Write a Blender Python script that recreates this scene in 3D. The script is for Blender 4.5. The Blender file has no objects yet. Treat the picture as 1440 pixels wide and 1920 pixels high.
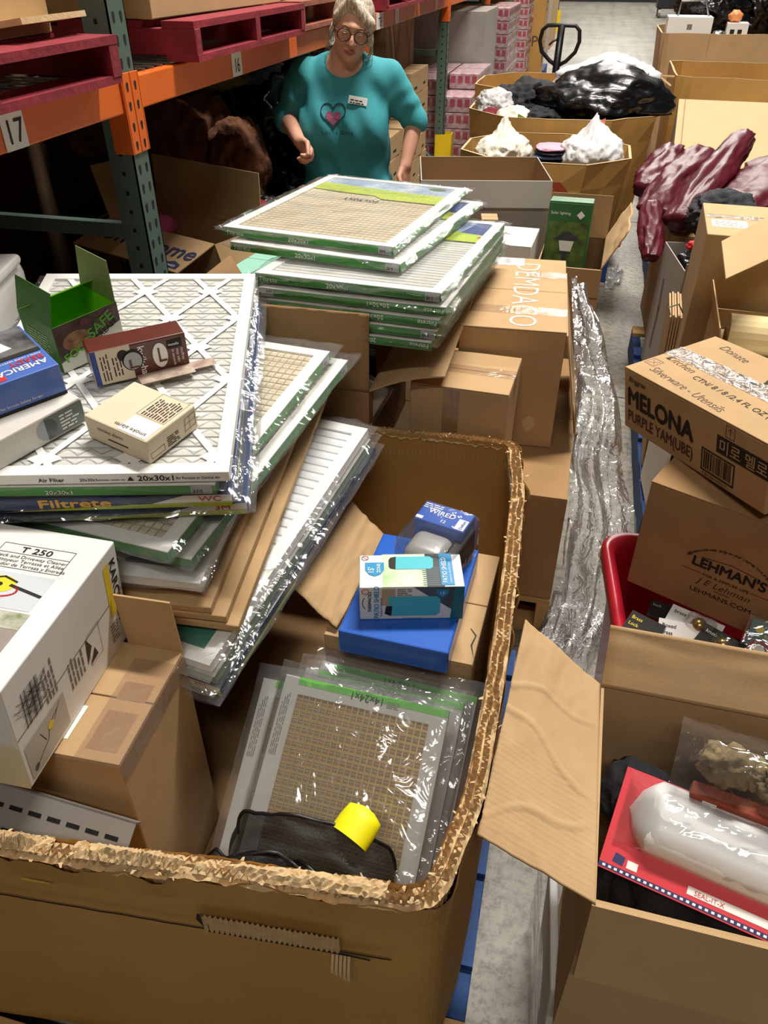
import bpy, bmesh, math, random
import numpy as np
from mathutils import Vector, Matrix, noise, Euler

# ---------------------------------------------------------------- camera, world, lights, exposure
SC = bpy.context.scene
COL = SC.collection
CAM_H, FPX, PITCH, YAW = 1.75, 1430.0, math.radians(36.3), math.radians(13.6)
cd = bpy.data.cameras.new('camera'); cam = bpy.data.objects.new('camera', cd); COL.objects.link(cam)
cam.location = (0, 0, CAM_H); cam.rotation_euler = (math.pi/2 - PITCH, 0, YAW)
cd.sensor_fit = 'VERTICAL'; cd.sensor_height = 36; cd.lens = FPX/1920*36; cd.clip_start = .02; cd.clip_end = 200
SC.camera = cam
SC.view_settings.view_transform = 'Standard'; SC.view_settings.look = 'None'; SC.view_settings.gamma = 1
SC.view_settings.use_curve_mapping = False
SC.view_settings.exposure = 0.0
W = bpy.data.worlds.new('world'); SC.world = W; W.use_nodes = True
W.node_tree.nodes['Background'].inputs[0].default_value = (1, .93, .84, 1)
W.node_tree.nodes['Background'].inputs[1].default_value = 0.055
def area(name, loc, size, power, col=(1, .95, .88), rot=(0, 0, 0)):
    l = bpy.data.lights.new(name, 'AREA'); l.shape = 'RECTANGLE'; l.size, l.size_y = size; l.energy = power; l.color = col
    o = bpy.data.objects.new(name, l); COL.objects.link(o); o.location = loc; o.rotation_euler = rot
    return o
# a row of high-bay lamps over the aisle
for ly, p in ((3.4, 530), (9.5, 400), (15.5, 460), (22, 500), (29, 500), (36, 500)):
    area('high_bay_light', (.4, ly, 6.4), (2.6, .4), p)
area('high_bay_light', (.4, -2.6, 6.4), (2.6, .4), 125)

# ---------------------------------------------------------------- helpers
_F = Vector((-math.sin(YAW)*math.cos(PITCH), math.cos(YAW)*math.cos(PITCH), -math.sin(PITCH)))
_R = Vector((math.cos(YAW), math.sin(YAW), 0)); _U = _R.cross(_F); _C = Vector((0, 0, CAM_H))
def pt(x, y, z=None, Y=None, X=None):
    """point of the photograph (1440x1920) on a horizontal plane z, a depth plane Y or a side plane X"""
    r = _F + _R*((x-720)/FPX) - _U*((y-960)/FPX)
    t = (z-CAM_H)/r.z if z is not None else (Y/r.y if Y is not None else X/r.x)
    return _C + r*t
rad = math.radians
def T(x, y, z, yaw=0, pitch=0, roll=0):
    return Matrix.Translation((x, y, z)) @ Matrix.Rotation(rad(yaw), 4, 'Z') @ Matrix.Rotation(rad(pitch), 4, 'X') @ Matrix.Rotation(rad(roll), 4, 'Y')

def _n(t, k, **kw):
    n = t.nodes.new(k)
    for a, b in kw.items():
        if a in n.inputs: n.inputs[a].default_value = b
        else: setattr(n, a, b)
    return n
MATS = {}
def lin(c):
    if isinstance(c, str):
        c = [int(c[i:i+2], 16)/255 for i in (0, 2, 4)]
    return tuple(((v+.055)/1.055)**2.4 if v > .04045 else v/12.92 for v in c) + (1,)
def mat(name, col, rough=.6, metal=0., var=.0, vscale=6., bump=0., bscale=60., flute=0., fscale=220., spec=.5, alpha=1., trans=0., sss=0., col2=None, aniso=None, coat=0.):
    """procedural material; col is an sRGB hex; var mixes a second tone by noise; flute adds fine corrugation relief"""
    if name in MATS: return MATS[name]
    m = bpy.data.materials.new(name); m.use_nodes = True; t = m.node_tree; b = t.nodes['Principled BSDF']; L = t.links.new
    c = lin(col); b.inputs['Base Color'].default_value = c; b.inputs['Roughness'].default_value = rough
    b.inputs['Metallic'].default_value = metal; b.inputs['Specular IOR Level'].default_value = spec
    b.inputs['Alpha'].default_value = alpha; b.inputs['Transmission Weight'].default_value = trans
    if coat: b.inputs['Coat Weight'].default_value = coat; b.inputs['Coat Roughness'].default_value = .12
    if sss: b.inputs['Subsurface Weight'].default_value = sss; b.inputs['Subsurface Radius'].default_value = (.01, .004, .002)
    tc = _n(t, 'ShaderNodeTexCoord')
    if var or col2:
        nz = _n(t, 'ShaderNodeTexNoise', Scale=vscale, Detail=6., Roughness=.6)
        L(tc.outputs['Object'], nz.inputs['Vector'])
        rp = _n(t, 'ShaderNodeValToRGB'); rp.color_ramp.elements[0].position = .3; rp.color_ramp.elements[1].position = .72
        d = lin(col2) if col2 else tuple(v*(1-var) for v in c[:3]) + (1,)
        e = c if col2 else tuple(min(1, v*(1+var*.6)) for v in c[:3]) + (1,)
        rp.color_ramp.elements[0].color = d; rp.color_ramp.elements[1].color = e
        L(nz.outputs['Fac'], rp.inputs['Fac']); L(rp.outputs['Color'], b.inputs['Base Color'])
    last = None
    if bump:
        nb = _n(t, 'ShaderNodeTexNoise', Scale=bscale, Detail=4., Roughness=.6); L(tc.outputs['Object'], nb.inputs['Vector'])
        bp = _n(t, 'ShaderNodeBump', Strength=bump, Distance=.01); L(nb.outputs['Fac'], bp.inputs['Height']); last = bp
    if flute:
        wv = _n(t, 'ShaderNodeTexWave', Scale=fscale/6.28, Distortion=.6); wv.bands_direction = 'X'
        L(tc.outputs['Object'], wv.inputs['Vector'])
        b2 = _n(t, 'ShaderNodeBump', Strength=flute, Distance=.002); L(wv.outputs['Fac'], b2.inputs['Height'])
        if last: L(last.outputs['Normal'], b2.inputs['Normal'])
        last = b2
    if last: L(last.outputs['Normal'], b.inputs['Normal'])
    MATS[name] = m
    return m
def film(name, tint='ffffff', gloss=.5, base=.10, rough=.10, milky=.06, bscale=45., bstr=.6):
    """clear crinkled plastic film: see-through with glossy glints at creases"""
    if name in MATS: return MATS[name]
    m = bpy.data.materials.new(name); m.use_nodes = True; t = m.node_tree; L = t.links.new
    for n in list(t.nodes):
        if n.type == 'BSDF_PRINCIPLED': t.nodes.remove(n)
    out = t.nodes['Material Output']
    tc = _n(t, 'ShaderNodeTexCoord'); nz = _n(t, 'ShaderNodeTexNoise', Scale=bscale, Detail=3., Roughness=.55, Distortion=.8); L(tc.outputs['Object'], nz.inputs['Vector'])
    bp = _n(t, 'ShaderNodeBump', Strength=bstr, Distance=.02); L(nz.outputs['Fac'], bp.inputs['Height'])
    tr = _n(t, 'ShaderNodeBsdfTransparent'); tr.inputs[0].default_value = lin(tint)
    gl = _n(t, 'ShaderNodeBsdfGlossy', Roughness=rough); L(bp.outputs['Normal'], gl.inputs['Normal'])
    df = _n(t, 'ShaderNodeBsdfDiffuse'); df.inputs[0].default_value = (.85, .87, .88, 1)
    lw = _n(t, 'ShaderNodeLayerWeight', Blend=.35); L(bp.outputs['Normal'], lw.inputs['Normal'])
    ma = _n(t, 'ShaderNodeMath', operation='MULTIPLY_ADD'); L(lw.outputs['Fresnel'], ma.inputs[0]); ma.inputs[1].default_value = gloss; ma.inputs[2].default_value = base
    m1 = _n(t, 'ShaderNodeMixShader', Fac=milky); L(tr.outputs[0], m1.inputs[1]); L(df.outputs[0], m1.inputs[2])
    m2 = _n(t, 'ShaderNodeMixShader'); L(ma.outputs[0], m2.inputs[0]); L(m1.outputs[0], m2.inputs[1]); L(gl.outputs[0], m2.inputs[2])
    L(m2.outputs[0], out.inputs['Surface'])
    MATS[name] = m
    return m

STUFF = {'punched_holes', 'plate_slots', 'slots', 'fine_print', 'barcode', 'support_wire', 'wire_grid', 'white_dashes', 'can_labels', 'torn_paper_fringe', 'pen_scribble', 'loose_strands', 'yellow_letters', 'plank_picture', 'brick_picture'}
class MB:
    """collects polygons for ONE mesh"""
    def __init__(s): s.v = []; s.f = []
    def add(s, vs, fs):
        o = len(s.v); s.v += [tuple(v) for v in vs]; s.f += [tuple(i+o for i in f) for f in fs]; return s
    def box(s, x0, x1, y0, y1, z0, z1, M=None):
        vs = [Vector((x, y, z)) for z in (z0, z1) for y in (y0, y1) for x in (x0, x1)]
        if M: vs = [M @ v for v in vs]
        return s.add(vs, [(0, 2, 3, 1), (4, 5, 7, 6), (0, 1, 5, 4), (2, 6, 7, 3), (0, 4, 6, 2), (1, 3, 7, 5)])
    def quad(s, a, b, c, d): return s.add([a, b, c, d], [(0, 1, 2, 3)])
    def tube(s, pts, r, n=8, cap=True):
        pts = [Vector(p) for p in pts]; rs = r if isinstance(r, (list, tuple)) else [r]*len(pts); o = len(s.v); up = None
        for i, p in enumerate(pts):
            d = (pts[min(i+1, len(pts)-1)]-pts[max(i-1, 0)]).normalized()
            if up is None: up = d.orthogonal().normalized()
            up = (up-d*up.dot(d)); up = up.normalized() if up.length > 1e-6 else d.orthogonal().normalized()
            w = d.cross(up)
            for k in range(n):
                a = 2*math.pi*k/n; s.v.append(tuple(p+(up*math.cos(a)+w*math.sin(a))*rs[i]))
        for i in range(len(pts)-1):
            for k in range(n): s.f.append((o+i*n+k, o+i*n+(k+1) % n, o+(i+1)*n+(k+1) % n, o+(i+1)*n+k))
        if cap: s.f.append(tuple(o+k for k in range(n-1, -1, -1))); s.f.append(tuple(o+(len(pts)-1)*n+k for k in range(n)))
        return s
    def grid(s, nu, nv, fn, th=0., closed_u=False):
        """surface fn(u,v)->Vector, u,v in 0..1; th>0 gives it thickness along the local normal"""
        P = [[Vector(fn(i/nu, j/nv)) for i in range(nu+1)] for j in range(nv+1)]
        o = len(s.v); W_ = nu+1
        for j in range(nv+1):
            for i in range(nu+1): s.v.append(tuple(P[j][i]))
        for j in range(nv):
            for i in range(nu): s.f.append((o+j*W_+i, o+j*W_+i+1, o+(j+1)*W_+i+1, o+(j+1)*W_+i))
        if th:
            o2 = len(s.v)
            for j in range(nv+1):
                for i in range(nu+1):
                    a = P[j][min(i+1, nu)]-P[j][max(i-1, 0)]; b = P[min(j+1, nv)][i]-P[max(j-1, 0)][i]
                    n_ = a.cross(b); n_ = n_.normalized() if n_.length else Vector((0, 0, 1))
                    s.v.append(tuple(P[j][i]-n_*th))
            for j in range(nv):
                for i in range(nu): s.f.append((o2+j*W_+i, o2+(j+1)*W_+i, o2+(j+1)*W_+i+1, o2+j*W_+i+1))
            ring = [i for i in range(nu)] + [j*W_+nu for j in range(nv)] + [nv*W_+i for i in range(nu, 0, -1)] + [j*W_ for j in range(nv, 0, -1)]
            for k in range(len(ring)):
                a, b = ring[k], ring[(k+1) % len(ring)]; s.f.append((o+b, o+a, o2+a, o2+b))
        return s
    def disc(s, fr, u, v, r, n=20, ry=None, lift=.0006):
        o, U, V, N = fr; ry = ry or r
        return s.add([o+U*(u+r*math.cos(2*math.pi*k/n))+V*(v+ry*math.sin(2*math.pi*k/n))+N*lift for k in range(n)], [tuple(range(n))])
    def rect(s, fr, u0, v0, u1, v1, lift=.0006):
        o, U, V, N = fr
        return s.add([o+U*a+V*b+N*lift for a, b in ((u0, v0), (u1, v0), (u1, v1), (u0, v1))], [(0, 1, 2, 3)])
    def poly(s, fr, pts, lift=.0006):
        o, U, V, N = fr
        return s.add([o+U*a+V*b+N*lift for a, b in pts], [tuple(range(len(pts)))])
    def line(s, fr, pts, w, lift=.0007):
        o, U, V, N = fr
        for (a, b), (c_, d) in zip(pts[:-1], pts[1:]):
            dx, dy = c_-a, d-b; l = math.hypot(dx, dy) or 1; px, py = -dy/l*w/2, dx/l*w/2; ex, ey = dx/l*w*.35, dy/l*w*.35
            s.add([o+U*p+V*q+N*lift for p, q in ((a-ex-px, b-ey-py), (c_+ex-px, d+ey-py), (c_+ex+px, d+ey+py), (a-ex+px, b-ey+py))], [(0, 1, 2, 3)])
        return s
    def build(s, name, m, parent=None, smooth=False, bevel=0., M=None, sub=0, solid=0.):
        me = bpy.data.meshes.new(name); me.from_pydata(s.v, [], s.f); me.update()
        if smooth: me.polygons.foreach_set('use_smooth', [True]*len(me.polygons))
        me.materials.append(m)
        o = bpy.data.objects.new(name, me); COL.objects.link(o)
        if name in STUFF: o['kind'] = 'stuff'
        if parent is not None: o.parent = parent
        if M is not None: o.matrix_world = M
        if bevel:
            b = o.modifiers.new('bevel', 'BEVEL'); b.width = bevel; b.segments = 2; b.limit_method = 'ANGLE'; b.angle_limit = rad(40)
        if solid:
            b = o.modifiers.new('thickness', 'SOLIDIFY'); b.thickness = solid; b.offset = 0
        if sub:
            b = o.modifiers.new('sub', 'SUBSURF'); b.levels = sub; b.render_levels = sub
        return o
def tag(o, label, cat, group=None):
    o['label'] = label; o['category'] = cat
    if group: o['group'] = group
    return o
def thing(name, label, cat, M=None, group=None):
    o = bpy.data.objects.new(name, None); COL.objects.link(o); o.empty_display_size = .05
    if M is not None: o.matrix_world = M
    return tag(o, label, cat, group)
def struct(o): o['kind'] = 'structure'; return o
def copy_tree(o, parent=None):
    c = o.copy(); COL.objects.link(c)
    if parent is not None: c.parent = parent
    for ch in [x for x in bpy.data.objects if x.parent == o]: copy_tree(ch, c)
    return c
def face(L, Wd, H, f):
    V3 = Vector
    return {'front': (V3((-L/2, -Wd/2, 0)), V3((1, 0, 0)), V3((0, 0, 1)), V3((0, -1, 0))),
            'back': (V3((L/2, Wd/2, 0)), V3((-1, 0, 0)), V3((0, 0, 1)), V3((0, 1, 0))),
            'right': (V3((L/2, -Wd/2, 0)), V3((0, 1, 0)), V3((0, 0, 1)), V3((1, 0, 0))),
            'left': (V3((-L/2, Wd/2, 0)), V3((0, -1, 0)), V3((0, 0, 1)), V3((-1, 0, 0))),
            'top': (V3((-L/2, -Wd/2, H)), V3((1, 0, 0)), V3((0, 1, 0)), V3((0, 0, 1)))}[f]
def lettering(parent, fr, s, u, v, size, m, ang=0, bold=0., sx=1., align='LEFT', name='lettering', lift=.0008, shear=0.):
    cu = bpy.data.curves.new('t', 'FONT'); cu.body = s; cu.size = size; cu.align_x = align; cu.resolution_u = 3; cu.offset = min(bold, 0)*size; cu.shear = shear
    ob = bpy.data.objects.new('t', cu); me = bpy.data.meshes.new_from_object(ob)
    o, U, V, N = fr; c_, s_ = math.cos(rad(ang)), math.sin(rad(ang))
    def place(a, b, l): return tuple(o+U*(u+a*c_-b*s_)+V*(v+a*s_+b*c_)+N*l)
    src = [(q.co.x*sx, q.co.y) for q in me.vertices]; pf = [tuple(q.vertices) for q in me.polygons]
    if bold > .008:   # heavier strokes: overlapping copies a hair apart
        k = bold*size*.55; mb = MB()
        for i, (dx, dy) in enumerate(((0, 0), (k, 0), (-k, 0), (0, k), (0, -k))): mb.add([place(a+dx, b+dy, lift+i*.00004) for a, b in src], pf)
        bpy.data.meshes.remove(me); me = bpy.data.meshes.new(name); me.from_pydata(mb.v, [], mb.f); me.update()
    else:
        for q, (a, b) in zip(me.vertices, src): q.co = place(a, b, lift)
    me.materials.clear(); me.materials.append(m); me.name = name
    bpy.data.objects.remove(ob); bpy.data.curves.remove(cu)
    r = bpy.data.objects.new(name, me); COL.objects.link(r); r.parent = parent
    return r
def fine_print(parent, fr, u0, v0, u1, v1, n, m, seed=0, vertical=False, lift=.0008, th=.45):
    R = random.Random(seed); b = MB(); h = (v1-v0)/n if not vertical else (u1-u0)/n
    for i in range(n):
        p = 0.
        lim = (u1-u0 if not vertical else v1-v0)*R.uniform(.75, 1)
        while p < lim-.004:
            w = min(R.uniform(.008, .025), lim-p)
            if vertical: b.rect(fr, u0+i*h, v0+p, u0+i*h+h*th, v0+p+w, lift)
            else: b.rect(fr, u0+p, v1-(i+1)*h, u0+p+w, v1-(i+1)*h+h*th, lift)
            p += w+.003
    return b.build('fine_print', m, parent)
def barcode(parent, fr, u0, v0, u1, v1, m, seed=1, lift=.0009):
    R = random.Random(seed); b = MB(); p = u0
    while p < u1: w = R.choice((.0012, .0018, .003))*(u1-u0)/.06; b.rect(fr, p, v0, min(p+w, u1), v1, lift); p += w+R.choice((.001, .0016, .0025))*(u1-u0)/.06
    return b.build('barcode', m, parent)

def ridged(p, oct=4):
    s = 0.; a = 1.; f = 1.
    for _ in range(oct): s += a*(1-abs(noise.noise(p*f))*2); a *= .5; f *= 2.1
    return s
def lump(name, m, loc, size, seed=0, amp=.22, freq=1.6, crease=.07, cf=3.2, parent=None, yaw=0, flat=-1., sub=5, power=1., pinch=None):
    """bag or heap of cloth: ball pushed out of round by noise, with sharp creases, flat underneath"""
    bm = bmesh.new(); bmesh.ops.create_icosphere(bm, subdivisions=sub, radius=1.); off = Vector((seed*7.13, seed*3.7, seed*1.9))
    for v in bm.verts:
        d = v.co.normalized()
        r = 1+amp*noise.noise(d*freq+off)+crease*(ridged(d*cf+off*1.7)-.7)
        q = Vector([math.copysign(abs(c_)**power, c_) for c_ in d])*r
        if pinch and d.z > pinch:
            k = (d.z-pinch)/(1-pinch); q.x *= 1-.75*k; q.y *= 1-.75*k; q.z += .35*k*k
        if q.z < flat: q.z = flat-(flat-q.z)*.08
        v.co = Vector((q.x*size[0], q.y*size[1], q.z*size[2]))
    me = bpy.data.meshes.new(name); bm.to_mesh(me); bm.free(); me.polygons.foreach_set('use_smooth', [True]*len(me.polygons)); me.materials.append(m)
    o = bpy.data.objects.new(name, me); COL.objects.link(o)
    if parent is not None: o.parent = parent
    o.matrix_world = T(*loc, yaw) if parent is None else Matrix()
    if parent is not None: o.matrix_local = T(*loc, yaw)
    return o

# ---------------------------------------------------------------- materials
KR = mat('kraft', 'bc9a6e', .82, var=.10, vscale=7, bump=.06, bscale=180, flute=.10, fscale=900)
KL = mat('kraft_light', 'c2a274', .80, var=.08, vscale=6, bump=.05, bscale=180, flute=.08, fscale=900)
KD = mat('kraft_brown', 'a17d52', .84, var=.12, vscale=6, bump=.06, bscale=160, flute=.10, fscale=900)
KG = mat('kraft_gold', 'b98c48', .72, var=.13, vscale=5, bump=.05, bscale=120, flute=.14, fscale=700)
KT = mat('torn_kraft', 'd2b486', .9, var=.14, vscale=60, bump=.2, bscale=160)
KW = mat('white_card', 'eceae4', .6, var=.03, vscale=5)
KWG = mat('grey_card', 'b3aca3', .75, var=.06, vscale=5, bump=.04, bscale=200, flute=.08, fscale=900)
KC = mat('cream_card', 'ddcdb0', .7, var=.04)
INK = mat('black_ink', '191512', .7)
INKB = mat('brown_ink', '4a3a33', .75)
INKG = mat('grey_ink', '7d7870', .75)
WHT = mat('white_print', 'f3f1ec', .6)
TAPE = film('packing_tape', 'f3ead8', gloss=.4, base=.06, rough=.14, milky=.08, bscale=16, bstr=.25)
WRAP = film('poly_wrap', gloss=.6, base=.06, rough=.10, milky=.05, bscale=13, bstr=.35)
STRETCH = film('stretch_film', 'eef0f2', gloss=.7, base=.10, rough=.12, milky=.16, bscale=22, bstr=.9)
CLAM = film('clamshell', gloss=.5, base=.06, rough=.06, milky=.03, bscale=14, bstr=.25)
FRW = mat('filter_frame_white', 'f1f0ea', .55, var=.02)
PLT = mat('pleat_media', 'cfcfc9', .9, var=.04, vscale=20, bump=.08, bscale=90)
PLTC = mat('pleat_media_cream', 'd9cfb8', .9, var=.06, vscale=20)
GRN = mat('green_print', '3d8a35', .5, var=.05)
LIME = mat('lime_print', 'b9cf2c', .5)
NAVY = mat('navy_print', '1f3f86', .45)
BLU = mat('blue_print', '1f55b5', .35, var=.04, coat=.3)
RED = mat('red_print', 'cf2e2a', .5)
YEL = mat('yellow_print', 'f0d22a', .5)
GRY = mat('grey_print', 'a9adae', .6)
BLKB = mat('black_bag', '0c0c0e', .28, spec=.6, bump=.25, bscale=26)
WHB = mat('white_bag', 'e9e9ea', .38, spec=.5, bump=.25, bscale=24, alpha=.93)
MAR = mat('maroon_bag', '541521', .36, spec=.35, bump=.30, bscale=22, var=.2)
RPAL = mat('red_pallet_paint', '8e1f2e', .7, var=.35, vscale=9, bump=.3, bscale=40)
BPAL = mat('blue_pallet_paint', '1c457e', .7, var=.3, vscale=9, bump=.3, bscale=40)
WOOD = mat('pallet_wood', 'c49a63', .8, var=.25, vscale=8, bump=.3, bscale=50)
ORG = mat('orange_paint', 'e2691f', .42, var=.08, vscale=4, bump=.04, bscale=30)
GSTL = mat('green_rack_paint', '55695f', .5, var=.10, vscale=6, bump=.05, bscale=40)
YGRD = mat('yellow_guard_paint', 'e8c51b', .45, var=.06)
HOLE = mat('hole_black', '0a0a0a', .9)
STEEL = mat('bare_steel', '9b9b98', .35, metal=.8)
BLKP = mat('black_plastic', '141416', .4)

# ---------------------------------------------------------------- setting: floor, walls
def concrete(name):
    m = bpy.data.materials.new(name); m.use_nodes = True; t = m.node_tree; b = t.nodes['Principled BSDF']; L = t.links.new
    tc = _n(t, 'ShaderNodeTexCoord')
    a = _n(t, 'ShaderNodeTexNoise', Scale=1.1, Detail=8., Roughness=.65); c2 = _n(t, 'ShaderNodeTexNoise', Scale=32., Detail=8., Roughness=.75)
    st = _n(t, 'ShaderNodeMapping'); st.inputs['Scale'].default_value = (3.2, .12, 1); sn = _n(t, 'ShaderNodeTexNoise', Scale=1.6, Detail=5.)
    L(tc.outputs['Object'], a.inputs['Vector']); L(tc.outputs['Object'], c2.inputs['Vector']); L(tc.outputs['Object'], st.inputs[0]); L(st.outputs[0], sn.inputs['Vector'])
    r1 = _n(t, 'ShaderNodeValToRGB'); r1.color_ramp.elements[0].color = lin('7d776b'); r1.color_ramp.elements[1].color = lin('a8a294'); r1.color_ramp.elements[0].position = .3; r1.color_ramp.elements[1].position = .7
    r2 = _n(t, 'ShaderNodeValToRGB'); r2.color_ramp.elements[0].color = (.30, .29, .28, 1); r2.color_ramp.elements[1].color = (1, 1, 1, 1); r2.color_ramp.elements[0].position = .38; r2.color_ramp.elements[1].position = .54
    r3 = _n(t, 'ShaderNodeValToRGB'); r3.color_ramp.elements[0].color = (.62, .6, .58, 1); r3.color_ramp.elements[1].color = (1, 1, 1, 1); r3.color_ramp.elements[0].position = .36; r3.color_ramp.elements[1].position = .52
    L(a.outputs['Fac'], r1.inputs[0]); L(c2.outputs['Fac'], r2.inputs[0]); L(sn.outputs['Fac'], r3.inputs[0])
    m1 = _n(t, 'ShaderNodeMixRGB', blend_type='MULTIPLY', Fac=.85); L(r1.outputs[0], m1.inputs[1]); L(r2.outputs[0], m1.inputs[2])
    m2 = _n(t, 'ShaderNodeMixRGB', blend_type='MULTIPLY', Fac=.6); L(m1.outputs[0], m2.inputs[1]); L(r3.outputs[0], m2.inputs[2])
    L(m2.outputs[0], b.inputs['Base Color']); b.inputs['Roughness'].default_value = .45
    bp = _n(t, 'ShaderNodeBump', Strength=.15, Distance=.01); L(c2.outputs['Fac'], bp.inputs['Height']); L(bp.outputs[0], b.inputs['Normal'])
    return m
CONC = concrete('concrete'); CRK = mat('joint_dark', '5c564d', .9)
fl = struct(MB().box(-6, 8, -3, 42, -.1, 0).build('floor', CONC))
for i, yy in enumerate((3.5, 6.6, 10.2, 16.5, 24.)):
    R_ = random.Random(i); b = MB(); x = -1.2; pts = []
    while x < 2.2: pts.append((x, yy+R_.uniform(-.015, .015))); x += .14
    b.line((Vector((0, 0, 0)), Vector((1, 0, 0)), Vector((0, 1, 0)), Vector((0, 0, 1))), pts, .010 if i < 2 else .03, .0015)
    b.build('floor_joint', CRK, fl)
WALLW = mat('wall_white_panel', 'd9dadb', .6, var=.03); WALLD = mat('wall_dark', '3a3733', .9, var=.1)
wb = struct(MB().box(-6, 8, 41, 41.3, 0, 7).build('wall_back', WALLW))
for i in range(6): MB().box(-6+i*2.4, -5.96+i*2.4, 40.97, 41, 0, 7).build('panel_seam', CRK, wb)
struct(MB().box(-6, 8, 40.9, 41, 0, .12).build('gap_strip_back', mat('gap_dark', '2c2b2a', .8)))  # dark strip standing in for the gap at the wall's foot
struct(MB().box(-4.3, -4.2, -3, 41, 0, 7).build('wall_left', WALLD))
struct(MB().box(7.0, 7.1, -3, 41, 0, 7).build('wall_right', WALLD))
struct(MB().box(-4.3, 7.1, -3.1, -3, 0, 7).build('wall_front', WALLD))

# ---------------------------------------------------------------- pallets
def pallet(name, label, M, L, Wd, m, group=None, h=.14, n=7, nb=4, m2=None):
    """stringers run along x, deck boards along y"""
    r = thing(name, label, 'pallet', M, group); R_ = random.Random(int(abs(M[0][3]*100)+abs(M[1][3]*37)))
    sb = MB().box(-L/2, L/2, -.02, .02, .015, h-.018)
    for y in (-Wd/2+.02, 0, Wd/2-.02):
        o = sb.build('stringer', m, r, bevel=.003) if y == -Wd/2+.02 else bpy.data.objects.new('stringer', o.data)
        if o.name not in COL.objects: COL.objects.link(o); o.parent = r
        o.location = (0, y, 0)
    first = None
    for k, (cnt, z) in enumerate(((n, h-.018), (nb, 0))):
        for i in range(cnt):
            x = -L/2+.05+i*(L-.1)/(cnt-1)
            if first is None: first = MB().box(-.05, .05, -Wd/2, Wd/2, 0, .018).build('deck_board', m, r, bevel=.002); o = first
            else:
                o = bpy.data.objects.new('deck_board', first.data); COL.objects.link(o); o.parent = r
            o.location = (x, 0, z); o.rotation_euler.z = R_.uniform(-.008, .008)
            if m2 and k == 0 and R_.random() < .3: o.material_slots[0].link = 'OBJECT'; o.material_slots[0].material = m2
    return r

# ---------------------------------------------------------------- pallet rack on the left
RX = -1.19; UPY = [-.5, 2.02, 4.54, 7.06, 9.58, 12.1, 14.62, 17.14, 19.66, 22.18, 24.7]
BT, BB = 1.485, 1.405
def rack_frame(y, label, X=RX, s=-1, holes=True, cat='rack', top=3.4, gy=YGRD, guard=True):
    """upright frame: two perforated posts with braces; s is the side the rear post stands on"""
    r = thing('rack_upright', label, cat, T(X, y, 0), 'pallet rack upright frames')
    b = MB()
    for x0 in (0, s*1.05):
        a, c_ = sorted((x0, x0+s*.075))
        fx = x0 if x0 == 0 else x0+s*.075
        b.box(a, c_, 0, .004, 0, top).box(a, c_, .081, .085, 0, top)
        if x0 == 0: b.box(min(0, -s*.0)-.0, 0.004*(-s)*-1 if s > 0 else .0, 0, .085, 0, top) if False else b.box(*sorted((0, s*.004)), 0, .085, 0, top)
        else: b.box(*sorted((fx, fx-s*.004)), 0, .085, 0, top)
    b.build('post', GSTL, r)
    b = MB()
    for i, z in enumerate((.25, 1.09, 1.9, 2.7)):
        b.box(*sorted((s*.06, s*1.07)), .028, .058, z-.02, z+.02)
    for z0, z1 in ((.27, 1.05), (1.85, 1.12), (1.95, 2.65)): b.tube([(s*.07, .043, z0), (s*1.05, .043, z1)], .017, 6)
    b.build('brace', GSTL, r)
    if holes:
        b = MB(); fa = (Vector((0, 0, 0)), Vector((0, 1, 0)) if s < 0 else Vector((0, -1, 0)), Vector((0, 0, 1)), Vector((-s, 0, 0)))
        z = .05
        while z < 2.6:
            if not BB-.1 < z < BT+.02:
                for u in (.024, .061):
                    u_ = u if s < 0 else -u
                    b.poly(fa, [(u_+.0065*math.cos(a), z+.0065*math.sin(a)) for a in [rad(q) for q in range(-20, 201, 22)]] + [(u_-.0035, z-.018), (u_+.0035, z-.018)], .0008)
            b.rect((Vector((s*.0375, 0, 0)), Vector((1, 0, 0)), Vector((0, 0, 1)), Vector((0, -1, 0))), -.005, z-.02, .005, z-.009, .0008)
            z += .0508
        b.build('punched_holes', HOLE, r)
    MB().box(*sorted((-s*.02, s*.1)), -.02, .105, 0, .008).build('foot_plate', GSTL, r)
    if guard:
        b = MB(); g = -s
        for p, q in (((g*.07, -.02), (g*.07, .105)), ((g*.07, -.02), (s*.06, -.05)), ((g*.07, .105), (s*.06, .135))):
            b.quad((p[0], p[1], 0), (q[0], q[1], 0), (q[0], q[1], .5), (p[0], p[1], .5))
        b.build('post_guard', gy, r, solid=.006)
    return r
for i, y in enumerate(UPY):
    rack_frame(y, ['green perforated rack upright in the dark beside the room edge', 'green rack upright whose orange beam joint stands between the signs 17 and 16',
        'green rack upright behind the person in the teal shirt', 'green rack upright with a yellow guard beside the pink can trays'][i] if i < 4 else 'green rack upright with yellow guard further down the aisle',
        holes=i < 6, guard=i > 2)
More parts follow.
